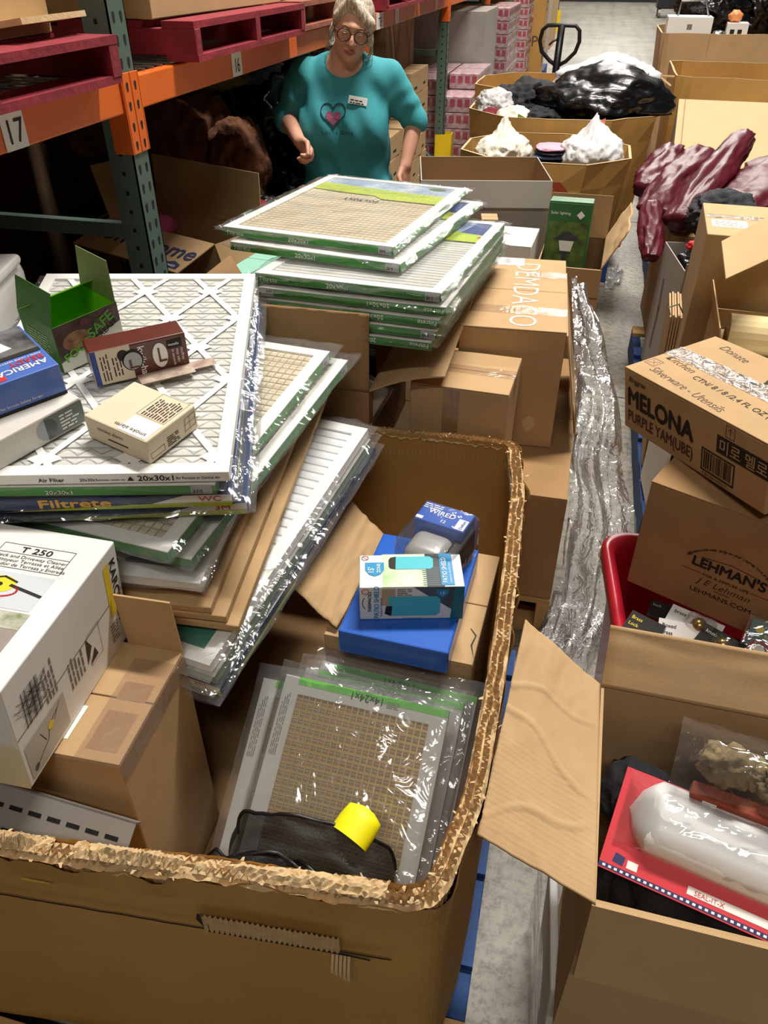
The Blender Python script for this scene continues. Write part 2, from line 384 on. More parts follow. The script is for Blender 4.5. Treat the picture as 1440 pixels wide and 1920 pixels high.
def beam(y0, y1, label, x=RX, holes=True, near=0):
    r = thing('rack_beam', label, 'beam', T(x, y0, 0), 'orange rack beams')
    b = MB(); l = y1-y0
    prof = [(.0, BB), (.0, BT), (-.035, BT), (-.035, BT-.015), (-.05, BT-.015), (-.05, BB)] if x == RX else [(-.05, BB), (-.05, BT), (0, BT), (0, BB)]
    n = len(prof)
    b.add([(p[0], yy, p[1]) for yy in (.09, l-.005) for p in prof], [tuple((k, (k+1) % n, n+(k+1) % n, n+k)) for k in range(n)] + [tuple(range(n-1, -1, -1)), tuple(range(n, 2*n))])
    b.build('beam_rail', ORG, r, bevel=.004)
    for side in (0, 1):
        yy = .0425+.002 if side == 0 else l+.0025
        b = MB().box(.001, .006, yy, yy+.038, BB-.10, BT+.012)
        ya = .085 if side == 0 else l-.004
        b.box(-.05, .006, ya, ya+.004, BB-.10, BT+.012)
        p = b.build('end_plate', ORG, r, bevel=.001)
        h = MB(); fr = (Vector((.006, yy+.019, 0)), Vector((0, 1, 0)), Vector((0, 0, 1)), Vector((1, 0, 0)))
        for z in (BB-.075, BB-.03, BB+.02, BB+.065): h.poly(fr, [(.006*math.cos(a), z+.006*math.sin(a)) for a in [rad(q) for q in range(-20, 201, 27)]] + [(-.003, z-.016), (.003, z-.016)], .0006)
        h.build('plate_slots', HOLE, p)
    return r
bl = ['orange beam carrying the handwritten sign 17', 'orange beam carrying the handwritten sign 16', 'orange beam behind the head of the person', 'orange beam beyond the green upright with yellow guard']
for i in range(len(UPY)-1):
    beam(UPY[i], UPY[i+1], bl[i] if i < 4 else 'orange beam further down the rack row')
for i in range(3): beam(UPY[i], UPY[i+1], 'orange rear beam at the back of the rack under the pallets', x=RX-1.08)
# wire decks
for i in range(3):
    b = MB()
    for k in range(46): b.box(RX-1.06, RX-.02, UPY[i]+.12+k*.052, UPY[i]+.125+k*.052, BT+.001, BT+.006)
    for k in range(7): b.box(RX-1.04+k*.16, RX-1.034+k*.16, UPY[i]+.1, UPY[i+1], BT-.004, BT+.001)
    tag(b.build('wire_deck', STEEL), 'grey wire mesh deck lying across the rack beams under red pallets', 'deck', 'wire decks on the rack beams')
# signs on the beams
def beam_sign(y, s, label, w=.075, h=.068, z=None, sz=.06, sx=.8):
    z = z or (BB+BT)/2; r = thing('bay_sign', label, 'sign', T(RX+.001, y, z-h/2))
    pp = MB().box(0, .001, -w/2, w/2, 0, h).build('paper', WHT, r)
    lettering(pp, (Vector((.001, 0, 0)), Vector((0, 1, 0)), Vector((0, 0, 1)), Vector((1, 0, 0))), s, 0, h*.16, sz, INK, align='CENTER', sx=sx)
    return r
def ybeam(px, py): return pt(px, py, X=RX).y
beam_sign(ybeam(24, 240), '17', 'paper sign reading seventeen, handwritten, on the beam left of the near upright', .078, .078, None, .068, 1.0)
beam_sign(ybeam(443, 116), '16', 'paper sign reading sixteen, handwritten, between near upright and person', .085, .075, None, .06)
beam_sign(ybeam(622, 62), '15', 'white paper sign half hidden behind the head of the person', .08, .075, None, .06)
beam_sign(ybeam(712, 35), 'TEF', 'white paper sign with TEF lettering on orange beam', .16, .075, None, .06)
beam_sign(ybeam(744, 25), '1', 'white paper sign with 1 on orange beam', .1, .075, None, .06)
beam_sign(ybeam(818, 6), '1', 'small white sign near the end of the orange beam', .1, .06, None, .05)
# pallets and cartons on the rack
pz = BT+.007
pallet('red_pallet', 'red pallet under the light carton left of the near rack upright', T(RX-.48, 1.43, pz, 0), 1.1, .98, RPAL, 'red pallets on the rack', h=.10)
pallet('red_pallet', 'red pallet with scuffed stringer just right of the near rack upright', T(RX-.48, 2.84, pz, 0), 1.1, .98, RPAL, 'red pallets on the rack', h=.10)
pallet('wooden_pallet', 'bare wooden pallet on the rack beside the red pallets', T(RX-.52, 3.92, pz, 0), 1.1, 1.0, mat('red_worn_wood', '9c5a44', .8, var=.4, vscale=6, bump=.3, bscale=40), 'pallets on the rack', h=.10)
pallet('red_pallet', 'red painted pallet on the rack above the sign TEF', T(RX-.5, 5.3, pz, 0), 1.1, 1.0, RPAL, 'red pallets on the rack', h=.10)
pallet('red_pallet', 'red painted pallet on the rack at the end of the TEF beam', T(RX-.5, 6.4, pz, 0), 1.1, 1.0, RPAL, 'red pallets on the rack', h=.10)

# ---------------------------------------------------------------- builders: cartons, gaylords, filters
def flap_mesh(b, a, c_, up, out, length, ang, t=.004, wav=.0, seed=0, skew=0., n=8, curl=0.):
    """flap hinged on edge a-c_, folded 'ang' degrees outward from straight up"""
    a, c_ = Vector(a), Vector(c_); up, out = Vector(up), Vector(out)
    def fn(u, v):
        an = rad(ang+curl*v); d = up*math.cos(an)+out*math.sin(an); nn = out*math.cos(an)-up*math.sin(an)
        e = skew*v*(1 if u > .5 else -1)*abs(u-.5)*2
        p = a+(c_-a)*u+(c_-a).normalized()*e+d*(length*v)
        if wav: p += nn*(wav*v*(noise.noise(Vector((u*3+seed, v*3, seed*2.)))+.5*(ridged(Vector((u*4+seed*3, v*2.2, seed)), 3)-.8)))
        return p
    return b.grid(n, n if wav or curl else 2, fn, t)
def carton(name, label, L, Wd, H, M, m=None, kind='closed', t=.004, flaps=(), tape=True, group=None, inner=None, cat='box', bevel=.003, wear=0.):
    """corrugated box, base centre at M. closed: body, two top flaps, tape. open: walls, bottom, flaps=[(side,length,angle,wav,skew)]"""
    m = m or KR; r = thing(name, label, cat, M, group)
    if kind == 'solid': MB().box(-L/2, L/2, -Wd/2, Wd/2, 0, H).build('body', m, r, bevel=bevel)
    elif kind == 'closed':
        MB().box(-L/2, L/2, -Wd/2, Wd/2, 0, H-t).build('body', m, r, bevel=bevel)
        for s in (-1, 1):
            b = MB(); y0, y1 = sorted((s*.0015, s*(Wd/2-.0005)))
            b.box(-L/2+.0005, L/2-.0005, y0, y1, H-t+.0003, H); b.build('flap', m, r, bevel=.0015)
        if tape:
            tw = min(.05, Wd*.3)/2; b = MB(); e = .0008
            b.grid(14, 2, lambda u, v: Vector((-L/2-.001+u*(L+.002), -tw+2*tw*v, H+e+.0006*noise.noise(Vector((u*30, v*8, L))))))
            for s in (-1, 1): b.quad((s*(L/2+.0012), -tw, H+e), (s*(L/2+.0012), tw, H+e), (s*(L/2+.0012), tw, H-.06), (s*(L/2+.0012), -tw, H-.06))
            b.build('tape', TAPE, r)
    else:
        b = MB(); b.box(-L/2, L/2, -Wd/2, Wd/2, 0, t)
        b.box(-L/2, L/2, -Wd/2, -Wd/2+t, t, H).box(-L/2, L/2, Wd/2-t, Wd/2, t, H).box(-L/2, -L/2+t, -Wd/2+t, Wd/2-t, t, H).box(L/2-t, L/2, -Wd/2+t, Wd/2-t, t, H)
        b.build('body', m, r)
        if inner:
            b = MB(); e = t+.0006
            b.quad((-L/2+e, -Wd/2+e, t), (-L/2+e, Wd/2-e, t), (-L/2+e, Wd/2-e, H), (-L/2+e, -Wd/2+e, H)).quad((L/2-e, -Wd/2+e, t), (L/2-e, Wd/2-e, t), (L/2-e, Wd/2-e, H), (L/2-e, -Wd/2+e, H))
            b.quad((-L/2+e, Wd/2-e, t), (L/2-e, Wd/2-e, t), (L/2-e, Wd/2-e, H), (-L/2+e, Wd/2-e, H)).quad((-L/2+e, -Wd/2+e, t), (L/2-e, -Wd/2+e, t), (L/2-e, -Wd/2+e, H), (-L/2+e, -Wd/2+e, H))
            b.build('inner_lining', inner, r)
        E = {'front': ((-L/2, -Wd/2, H), (L/2, -Wd/2, H), (0, -1, 0)), 'back': ((L/2, Wd/2-t, H), (-L/2, Wd/2-t, H), (0, 1, 0)),
             'left': ((-L/2, Wd/2, H), (-L/2, -Wd/2, H), (-1, 0, 0)), 'right': ((L/2-t, -Wd/2, H), (L/2-t, Wd/2, H), (1, 0, 0))}
        for i, f in enumerate(flaps):
            side, ln, an = f[:3]; wav = f[3] if len(f) > 3 else 0; sk = f[4] if len(f) > 4 else 0; cm = f[5] if len(f) > 5 else None
            a, c_, o = E[side]; b = MB(); flap_mesh(b, a, c_, (0, 0, 1), o, ln, an, t, wav, i+1+L*10, sk, 18 if wav else 4)
            b.build('flap', cm or m, r, smooth=bool(wav))
    return r
def octagon(cx, cy, L, Wd, ch):
    return [(cx-L/2+ch, cy-Wd/2), (cx+L/2-ch, cy-Wd/2), (cx+L/2, cy-Wd/2+ch), (cx+L/2, cy+Wd/2-ch), (cx+L/2-ch, cy+Wd/2), (cx-L/2+ch, cy+Wd/2), (cx-L/2, cy+Wd/2-ch), (cx-L/2, cy-Wd/2+ch)]
def gaylord(name, label, poly_top, poly_bot, z0, z1, m, t=.012, group=None, wob=.01, seed=0, rim_m=None):
    """open bulk bin with flat or chamfered corners: walls sagging a little, rim with thickness"""
    cx = sum(p[0] for p in poly_bot)/len(poly_bot); cy = sum(p[1] for p in poly_bot)/len(poly_bot)
    r = thing(name, label, 'bulk bin', T(cx, cy, z0), group); n = len(poly_top); h = z1-z0
    def ring(k, inset):
        out = []
        for i in range(n):
            a = Vector(poly_bot[i]).lerp(Vector(poly_top[i]), k); c_ = Vector(poly_bot[(i+1) % n]).lerp(Vector(poly_top[(i+1) % n]), k)
            N = max(2, int((Vector(poly_top[(i+1) % n])-Vector(poly_top[i])).length/.12))
            for q in range(N):
                p = a.lerp(c_, q/N); d = p-Vector((cx, cy)); p = p-d.normalized()*inset
                bul = wob*2.2*math.sin(math.pi*k)*math.sin(math.pi*q/N); p += d.normalized()*bul
                zz = h*k+(wob*noise.noise(Vector((p.x*3+seed, p.y*3, seed))) if k == 1 else 0)
                out.append((p.x-cx, p.y-cy, zz))
        return out
    for nm, ins in (('outer_wall', 0), ('inner_wall', t)):
        rs = [ring(k/6, ins) for k in range(7)]; b = MB(); N = len(rs[0])
        vs = [v for q in rs for v in q]
        fs = [(j*N+i, j*N+(i+1) % N, (j+1)*N+(i+1) % N, (j+1)*N+i) for j in range(6) for i in range(N)]
        b.add(vs, fs)
        if nm == 'inner_wall': b.add(rs[0], [tuple(range(N))])
        b.build(nm, m, r)
    a, c_ = ring(1, -.001), ring(1, t+.001); N = len(a); b = MB()
    b.add([(x, y, z+.002) for x, y, z in a+c_], [(i, (i+1) % N, N+(i+1) % N, N+i) for i in range(N)])
    b.build('rim', rim_m or KT, r)
    return r

def wrap_bag(parent, w, d, th, seed=0, mg=.018, tail=(.03, .05), amp=.006, m=None):
    """clear poly bag shrunk around a flat filter: two films meeting in a crinkled seam"""
    b = MB(); nu, nv = 26, 34; off = Vector((seed*3.1, seed*5.7, seed))
    x0, x1, y0, y1 = -w/2-mg, w/2+mg, -d/2-tail[0], d/2+tail[1]
    for s in (1, -1):
        def fn(u, v):
            x, y = x0+(x1-x0)*u, y0+(y1-y0)*v
            ex, ey = max(0, abs(x)-w/2-.002), max(0, abs(y)-d/2-.002); e = math.hypot(ex, ey); k = max(0., 1-e/.014)
            nz = amp*(ridged(Vector((x*7, y*7, s*2.))+off, 3)-.55)
            z = th/2+s*(th/2+.003)*(k*k*(3-2*k))+(max(0, s*nz)*s if e == 0 else nz*.9*(1+.6*(e > .01)))
            if s < 0 and e == 0: z = -.0015
            return Vector((x+.004*noise.noise(Vector((y*9, x*3, seed+1.))), y+.006*noise.noise(Vector((x*11, seed+5., y*2))), z))
        b.grid(nu, nv, fn)
    return b.build('plastic_wrap', m or WRAP, parent, smooth=True)
def air_filter(label, M, w=.505, d=.76, th=.023, style='mesh', edge=None, front=(), right=(), wrap=True, seed=0, group=None, border=.03, media=None, tail=(.03, .05), amp=.006, npl=30, pleat_x=True, wrapm=None, mg=.018, frame_m=None):
    r = thing('air_filter', label, 'air filter', M, group); fm = frame_m or FRW; media = media or PLT
    b = MB(); z0, z1 = 0, th; br = border
    b.box(-w/2, w/2, -d/2, -d/2+br, z0, z1).box(-w/2, w/2, d/2-br, d/2, z0, z1).box(-w/2, -w/2+br, -d/2+br, d/2-br, z0, z1).box(w/2-br, w/2, -d/2+br, d/2-br, z0, z1)
    b.build('frame', fm, r)
    b = MB(); y0, y1 = -d/2+br, d/2-br; x0, x1 = -w/2+br, w/2-br
    if style == 'pad': b.box(x0, x1, y0, y1, .002, th-.002)
    else:
        vs = []; N = 0
        for k in range(npl):
            for t_, z in ((0, .006), (.10, th-.0055), (.45, th-.0038), (.88, th-.0052)):
                q = y0+(y1-y0)*(k+t_)/npl; vs += [(x0, q, z), (x1, q, z)]; N += 1
        vs += [(x0, y1, .006), (x1, y1, .006)]
        b.add(vs, [(2*k, 2*k+1, 2*k+3, 2*k+2) for k in range(N)])
    b.build('pleated_media', media, r)
    fr = (Vector((0, 0, th)), Vector((1, 0, 0)), Vector((0, 1, 0)), Vector((0, 0, 1)))
    if style == 'lattice':
        b = MB(); cw, ch, sw = (x1-x0)/3., (y1-y0)/4.4, .013
        def clip(p, q):
            (ax, ay), (bx, by) = p, q; t0, t1 = 0., 1.; dx, dy = bx-ax, by-ay
            for pp, qq in ((-dx, ax-x0+.002), (dx, x1+.002-ax), (-dy, ay-y0+.002), (dy, y1+.002-ay)):
                if abs(pp) < 1e-9:
                    if qq < 0: return None
                else:
                    rr = qq/pp
                    if pp < 0: t0 = max(t0, rr)
                    else: t1 = min(t1, rr)
            return None if t0 >= t1 else ((ax+dx*t0, ay+dy*t0), (ax+dx*t1, ay+dy*t1))
        for i in range(-1, 5):
            for j in range(-1, 7):
                nx, ny = x0+i*cw+(cw/2 if j % 2 else 0), y0+.02+j*ch/2*1.55
                hx, hy = cw/2, ch*.775
                for sx_ in (-1, 1):
                    s_ = clip((nx, ny), (nx+sx_*hx, ny+hy))
                    if s_: b.line(fr, s_, sw, -.0012)
                if x0 < nx < x1 and y0 < ny < y1:
                    b.poly(fr, [(nx+max(-.9, min(.9, a))*.034, ny+c_*.0125) for a, c_ in ((-1, 0), (-.4, -1), (.4, -1), (1, 0), (.4, 1), (-.4, 1))], -.0010)
        b.build('card_lattice', fm, r)
        b = MB(); zz = 0   # thin zigzag support wire
        wf = (Vector((0, 0, th-.0036)), fr[1], fr[2], fr[3])
        for k in range(npl):
            yy = y0+(y1-y0)*(k+.5)/npl; n_ = 22; pts = [(x0+(x1-x0)*q/n_, yy+(.008 if q % 2 else -.008)) for q in range(n_+1)]
            b.line(wf, pts, .0012, .001)
        b.build('support_wire', mat('wire_grey', '8e8c86', .5), r)
    elif style in ('mesh', 'grid'):
        b = MB(); gx, gy = (24, 36) if style == 'mesh' else (21, 34); lw = .0014 if style == 'mesh' else .0030
        gf = (Vector((0, 0, th-.0025)), fr[1], fr[2], fr[3])
        for i in range(gx+1): b.rect(gf, x0+(x1-x0)*i/gx-lw/2, y0, x0+(x1-x0)*i/gx+lw/2, y1, .001)
        for i in range(gy+1): b.rect(gf, x0, y0+(y1-y0)*i/gy-lw/2, x1, y0+(y1-y0)*i/gy+lw/2, .0012)
        b.build('wire_grid', mat('wire_gold', 'b59a5c', .4, metal=.3) if style == 'grid' else mat('wire_tan', 'b6a482', .6), r)
    if edge:
        b = MB()
        for f in ('front', 'right', 'left', 'back'):
            fr2 = face(w, d, th, f); l = w if f in ('front', 'back') else d; b.rect(fr2, .0, th*.03, l, th*.90, .0006)
        b.build('edge_band', edge, r)
    ff = face(w, d, th, 'front'); rf = face(w, d, th, 'right')
    for lst, f in ((front, ff), (right, rf)):
        for it in lst:
            s, u, mm, sz = it[:4]; flip = it[4] if len(it) > 4 else 0
            if mm == 'tile':
                bb = MB().rect(f, u-.002, .0008, u+.036, th-.0008, .0009).build('logo_tile', GRY, r)
                if flip: lettering(bb, f, s, u+.035, th*.86, sz, INK, 180, .02, 1.25, lift=.0013)
                else: lettering(bb, f, s, u, th*.15, sz, INK, 0, .02, 1.25, lift=.0013)
            elif flip: lettering(r, f, s, u, th*.72, sz, mm, 180, .01, 1.1, lift=.0013)
            else: lettering(r, f, s, u, th*.16, sz, mm, 0, .01, 1.1, lift=.0013)
    if wrap: wrap_bag(r, w, d, th, seed, mg, tail, amp, wrapm)
    return r

# ---------------------------------------------------------------- foreground bulk bin with torn rim
def torn_bin():
    corners = [(-1.08, .405), (-.050, .515), (-.014, .69), (-.010, .97), (-.016, 1.25), (-.028, 1.54), (-.064, 1.766), (-1.08, 1.745)]; z0, zr = .088, .716; rc = .045
    r = thing('bulk_bin', 'big worn cardboard bulk bin with torn frayed rim full of air filters', 'bulk bin', T(-.56, 1.12, z0)); base = Vector((-.56, 1.12))
    path = []
    for i in range(len(corners)):
        p, a, c_ = Vector(corners[i]), Vector(corners[i-1]), Vector(corners[(i+1) % len(corners)]); d0, d1 = (a-p).normalized(), (c_-p).normalized()
        for k in range(7): t_ = k/6; path.append((p+d0*rc*(1-t_)**2+d1*rc*t_**2, None))
    pl = []
    for i in range(len(path)):
        a, c_ = path[i][0], path[(i+1) % len(path)][0]; n = max(1, int((c_-a).length/.006))
        for k in range(n): pl.append(a.lerp(c_, k/n))
    N = len(pl); nor = []
    for i in range(N):
        d = (pl[(i+3) % N]-pl[i-3]).normalized(); nor.append(Vector((d.y, -d.x)))
    def top(i, lay):
        p = pl[i]; z = zr+.010*noise.noise(Vector((p.x*4, p.y*4, 1.)))
        z -= .006*abs(noise.noise(Vector((p.x*25, p.y*25, lay*9.))))+.010*max(0, noise.noise(Vector((p.x*60, p.y*60, lay*5.))))
        if lay == 0: z -= .006+.012*max(0, noise.noise(Vector((p.x*9, p.y*9, 3.3))))
        return z
    th = .0125
    for lay, (off, nm, m, flare) in enumerate(((0, 'outer_liner', KG, .014), (.5, 'middle_liner', KT, .002), (1., 'inner_liner', KG, -.004))):
        b = MB(); vs = []; lv = [0, .3, .5, .9, 1.] if lay != 1 else [.9, 1.]
        for k in lv:
            for i in range(N):
                zt = top(i, lay); p = pl[i]-nor[i]*(th*2*off)
                bul = .012*math.sin(math.pi*min(1, k))*noise.noise(Vector((p.x*2, p.y*2, 4.)))+.008*math.sin(math.pi*k)
                fl_ = (flare*(.6+noise.noise(Vector((p.x*15, p.y*15, lay*2.))))) if k == 1. else 0
                q = p+nor[i]*(bul+fl_); vs.append((q.x-base.x, q.y-base.y, (zt-z0)*k))
        b.add(vs, [(j*N+i, j*N+(i+1) % N, (j+1)*N+(i+1) % N, (j+1)*N+i) for j in range(len(lv)-1) for i in range(N)])
        b.build(nm, m, r)
    MB().box(-.50, .50, -.66, .61, .050, .061).build('bottom', KD, r)
    # corrugated medium between the liners, zigzag in plan
    for g in (0, 1):
        b = MB(); vs = []
        for i in range(0, N):
            off = th*(g+(.12 if i % 2 else .88)); p = pl[i]-nor[i]*off; zt = top(i, 4+g)+.003*noise.noise(Vector((p.x*40, p.y*40, g*3.)))
            p2 = p+nor[i]*(.006*noise.noise(Vector((p.x*20, p.y*20, 7.))))
            vs += [(p.x-base.x, p.y-base.y, zt-.07-z0), (p2.x-base.x, p2.y-base.y, zt-z0)]
        b.add(vs, [(2*i, 2*((i+1) % N), 2*((i+1) % N)+1, 2*i+1) for i in range(N)])
        b.build('fluted_medium', KT, r)
    # crushed torn core between the liners
    b = MB(); vs = []; C_ = 7
    for i in range(N):
        for c_ in range(C_):
            off = -.004+(th*2+.008)*c_/(C_-1); p = pl[i]-nor[i]*off
            z = min(top(i, 0), top(i, 2))-.003+.0075*(ridged(Vector((p.x*38, p.y*38, c_*.5)), 3)-.75)-(.006 if c_ in (0, C_-1) else 0)
            vs.append((p.x-base.x, p.y-base.y, z-z0))
    b.add(vs, [(i*C_+c_, ((i+1) % N)*C_+c_, ((i+1) % N)*C_+c_+1, i*C_+c_+1) for i in range(N) for c_ in range(C_-1)])
    b.build('torn_core', KT, r)
    # torn paper strips curling from the rim
    R_ = random.Random(4); b = MB()
    for _ in range(420):
        i = R_.randrange(N); p = pl[i]-nor[i]*R_.uniform(-.006, .028); tg = Vector((-nor[i].y, nor[i].x)); z = top(i, 1)-z0-R_.uniform(.0, .012)
        l, w, s_, lean = R_.uniform(.004, .014), R_.uniform(.003, .010), R_.choice((-1, 1)), R_.uniform(-.8, .8)
        def fn(u, v, p=p, tg=tg, z=z, l=l, w=w, s_=s_, lean=lean, nn=nor[i]):
            q = p+tg*(w*(u-.5)*(1-.6*v)+lean*l*v)+nn*(s_*l*.7*v*v); return Vector((q.x-base.x, q.y-base.y, z+l*(.9*v-.55*v*v)))
        b.grid(1, 3, fn)
    o = b.build('torn_paper_fringe', KT, r); o['kind'] = 'stuff'
    # crushed front edge rolled over: lumps of torn corrugate
    for u0, u1, hh in ((.49, .66, .012), (.66, .93, .010), (.36, .44, .020), (.24, .46, .008)):
        b = MB()
        a, c_ = Vector(corners[0]), Vector(corners[1])
        def fn(u, v, u0=u0, u1=u1, hh=hh):
            p = a.lerp(c_, u0+(u1-u0)*u); e = math.sin(math.pi*u)**.5; n_ = noise.noise(Vector((u*9+u0*30, v*3, 2.)))
            return Vector((p.x-base.x, p.y-base.y+.002+.026*v, zr-z0-.006+e*hh*math.sin(math.pi*v)*(1+.7*n_)+.006*ridged(Vector((u*34+u0*9, v*4, 5.)), 3)-.004))
        b.grid(60, 6, fn, .003)
        b.build('crushed_edge', KT, r)
    # fold crack, hand hole torn open, and marks on the front wall
    a, c_ = Vector(corners[0]), Vector(corners[1]); U3 = (c_-a).normalized(); fr = (Vector((a.x-base.x, a.y-base.y, .057)), Vector((U3.x, U3.y, 0)), Vector((0, 0, 1)), Vector((U3.y, -U3.x, 0)))
    ln = (c_-a).length
    b = MB(); pts = []
    for k in range(60):
        u = .02+.92*k/59; pts.append((u*ln, .483-.058*(k/59)+.003*noise.noise(Vector((u*30, 0, 0)))))
    for w_, q in ((.0045, .013),): b.line(fr, pts, w_, q)
    b.build('fold_crack', mat('crack_dark', '2b1a08', .95), r)
    b = MB(); R_ = random.Random(2); u0, u1, v0, v1 = .672*ln, .868*ln, .440, .487
    nfl = 26
    for k in range(nfl):
        ua, ub = u0+(u1-u0)*k/nfl, u0+(u1-u0)*(k+.62)/nfl; da = .001*R_.random()
        b.add([fr[0]+fr[1]*ua+fr[2]*(v0-.012*(k/nfl)+R_.uniform(0, .004))+fr[3]*.0125, fr[0]+fr[1]*ub+fr[2]*(v0-.012*(k/nfl))+fr[3]*(.0165+da), fr[0]+fr[1]*ub+fr[2]*(v1-.014*(k/nfl))+fr[3]*(.0165+da), fr[0]+fr[1]*ua+fr[2]*(v1-.014*(k/nfl)-R_.uniform(0, .005))+fr[3]*.0125], [(0, 1, 2, 3)])
        b.add([fr[0]+fr[1]*ub+fr[2]*(v0-.012*(k/nfl))+fr[3]*(.0165+da), fr[0]+fr[1]*(ub+.0035)+fr[2]*(v0-.012*(k/nfl))+fr[3]*.0125, fr[0]+fr[1]*(ub+.0035)+fr[2]*(v1-.014*(k/nfl))+fr[3]*.0125, fr[0]+fr[1]*ub+fr[2]*(v1-.014*(k/nfl))+fr[3]*(.0165+da)], [(0, 1, 2, 3)])
    b.build('torn_hand_hole', KT, r)
    MB().poly(fr, [(u0-.008, v0+.030), (u0-.004, v1), (u0+.002, v1-.002), (u0+.012, v0+.004), (u1+.004, v0-.014), (u1+.045, v0-.022), (u1+.045, v0-.027), (u1, v0-.020), (u0+.006, v0-.005)], .0135).build('hole_gap', mat('crack_dark', '2b1a08', .95), r)
    b = MB()
    for k in range(5): b.grid(1, 4, lambda u, v, k=k: fr[0]+fr[1]*(u1-.012+k*.006+.004*u)+fr[2]*(v0-.018-(.045+.006*k)*v)+fr[3]*(.015+.012*math.sin(v*2.4)))
    b.build('hanging_shred', KT, r)
    MB().poly(fr, [(.42*ln, .528), (.455*ln, .524), (.462*ln, .519), (.42*ln, .521)], .0155).build('yellow_mark', mat('yellow_scuff', 'd8b93a', .8), r)
torn_bin()
pallet('blue_pallet', 'blue pallet under the torn rimmed bulk bin', T(-.56, .97, 0, 90), 1.30, 1.14, BPAL, 'blue pallets on the floor', m2=WOOD, h=.087)

# ---------------------------------------------------------------- stack of filters, top left
MA = T(-.884, 1.317, 1.043, 17.1, 7.1, 1.3)
f = air_filter('white framed pleated air filter with diamond lattice lying unwrapped on top of its stack', MA, style='lattice', wrap=False, npl=26, border=.026, th=.021)
ff = face(.505, .76, .021, 'front')
lettering(f, ff, '20x30x1', .345, .0045, .0165, INK, bold=.03, sx=1.15)
lettering(f, ff, 'for Furnace or Central Air', .412, .007, .0075, INK, bold=.02, sx=.95)
lettering(f, ff, '20x30x1', .245, .005, .009, INK, bold=.01)
fine_print(f, ff, .275, .006, .325, .010, 1, INKG)
MB().poly(ff, [(.327, .005), (.339, .005), (.333, .015)], .0008).build('recycling_mark', INK, f)
lettering(f, ff, 'Air Filter', .175, .0045, .012, INK, bold=.02)
PRN = mat('printed_bag_navy', '15305f', .3, coat=.4, bump=.25, bscale=30)
def printed_edges(r, w, d, th, k):
    fr = (Vector((-w/2, -d/2-.004, -.004)), Vector((1, 0, 0)), Vector((0, 0, 1)), Vector((0, -1, 0)))
    b = MB().box(-w/2-.004, w/2+.004, -d/2-.004, d/2+.004, -.003, th+.004); b.build('printed_sleeve', PRN, r, bevel=.004)
    MB().poly(fr, [(.10, .001), (w, .001), (w, .012), (.32, .010)], .0008).build('lime_stripe', LIME, r)
    MB().poly(fr, [(.36, .011), (w, .013), (w, .029), (.42, .029)], .0010).build('white_patch', WHT, r)
    if k == 0:
        lettering(r, fr, 'Filtrete', .16, .009, .026, mat('yellow_letter', 'f2b322', .5), 0, .06, 1.7, lift=.0012)
    lettering(r, fr, '3M' if k else 'WC', .445, .0145, .017, RED, bold=.03, sx=1.4, lift=.0014)
    lettering(r, fr, '600', .415, .002, .010, WHT, bold=.01, sx=1.3, lift=.0014)
    fr2 = (Vector((w/2+.004, -d/2, -.004)), Vector((0, 1, 0)), Vector((0, 0, 1)), Vector((1, 0, 0)))
    MB().rect(fr2, .05, .002, .3, .012, .0008).build('lime_stripe', LIME, r)
for k, (dx, dy, dyaw, st) in enumerate(((-.022, .0, -.6, 'green'), (-.008, .004, 1., 'print'), (.012, .014, 1.5, 'print')  )):
    M = MA @ Matrix.Translation((dx, dy, (-.028, -.060, -.093)[k])) @ Matrix.Rotation(rad(dyaw), 4, 'Z')
    if st == 'green':
        air_filter('green edged wrapped air filter directly under the unwrapped lattice filter', M, style='plain', edge=GRN, seed=k,
            front=[('20x30x1', .205, WHT, .013), ('3M', .462, 'tile', .012), ('20x30x1', .21, INKB, .010)], tail=(.012, .05))
    else:
        f = air_filter(['', 'navy printed air filter sleeve with yellow letters in the left stack', 'navy printed air filter sleeve with lime stripe and 3M logo in the left stack', 'lowest navy printed air filter sleeve in the left stack'][k], M, style='pad', wrap=True, seed=k+20, tail=(.02, .05))
        printed_edges(f, .505, .76, .020, 0 if st == 'print' and k == 1 else 1)
# filters fanned out below
air_filter('wrapped cream mesh air filter with 3M corner under the left stack', T(-.835, 1.335, .896, -5.7, 4.5, 0), style='mesh', media=PLTC, edge=GRN, seed=31, right=[('3M', .715, 'tile', .012), ('20x30x1', .33, WHT, .013)], tail=(.02, .05))
air_filter('wrapped green edged air filter beneath the cream mesh one', T(-.800, 1.36, .867, -6.5, 4.5, 0), style='mesh', media=PLTC, edge=GRN, seed=32, right=[('3M', .715, 'tile', .012)], tail=(.02, .05))
f = air_filter('grey pleated lattice air filter behind the brown flap of the box under the cleaner', T(-.855, 1.305, .830, 4, 6.0, 0), style='lattice', wrap=True, seed=33, npl=14, media=mat('pleat_grey', '9b9c9a', .9, var=.05), border=.034, mg=.012, tail=(.012, .04))
frt = (Vector((-.10, -.30, .0225)), Vector((.94, .33, 0)), Vector((-.33, .94, 0)), Vector((0, 0, 1)))
MB().rect(frt, -.06, -.02, .12, .03, .0006).build('green_label', GRN, f); lettering(f, frt, 'Filtrete', -.03, -.008, .030, WHT, bold=.01, lift=.0012)
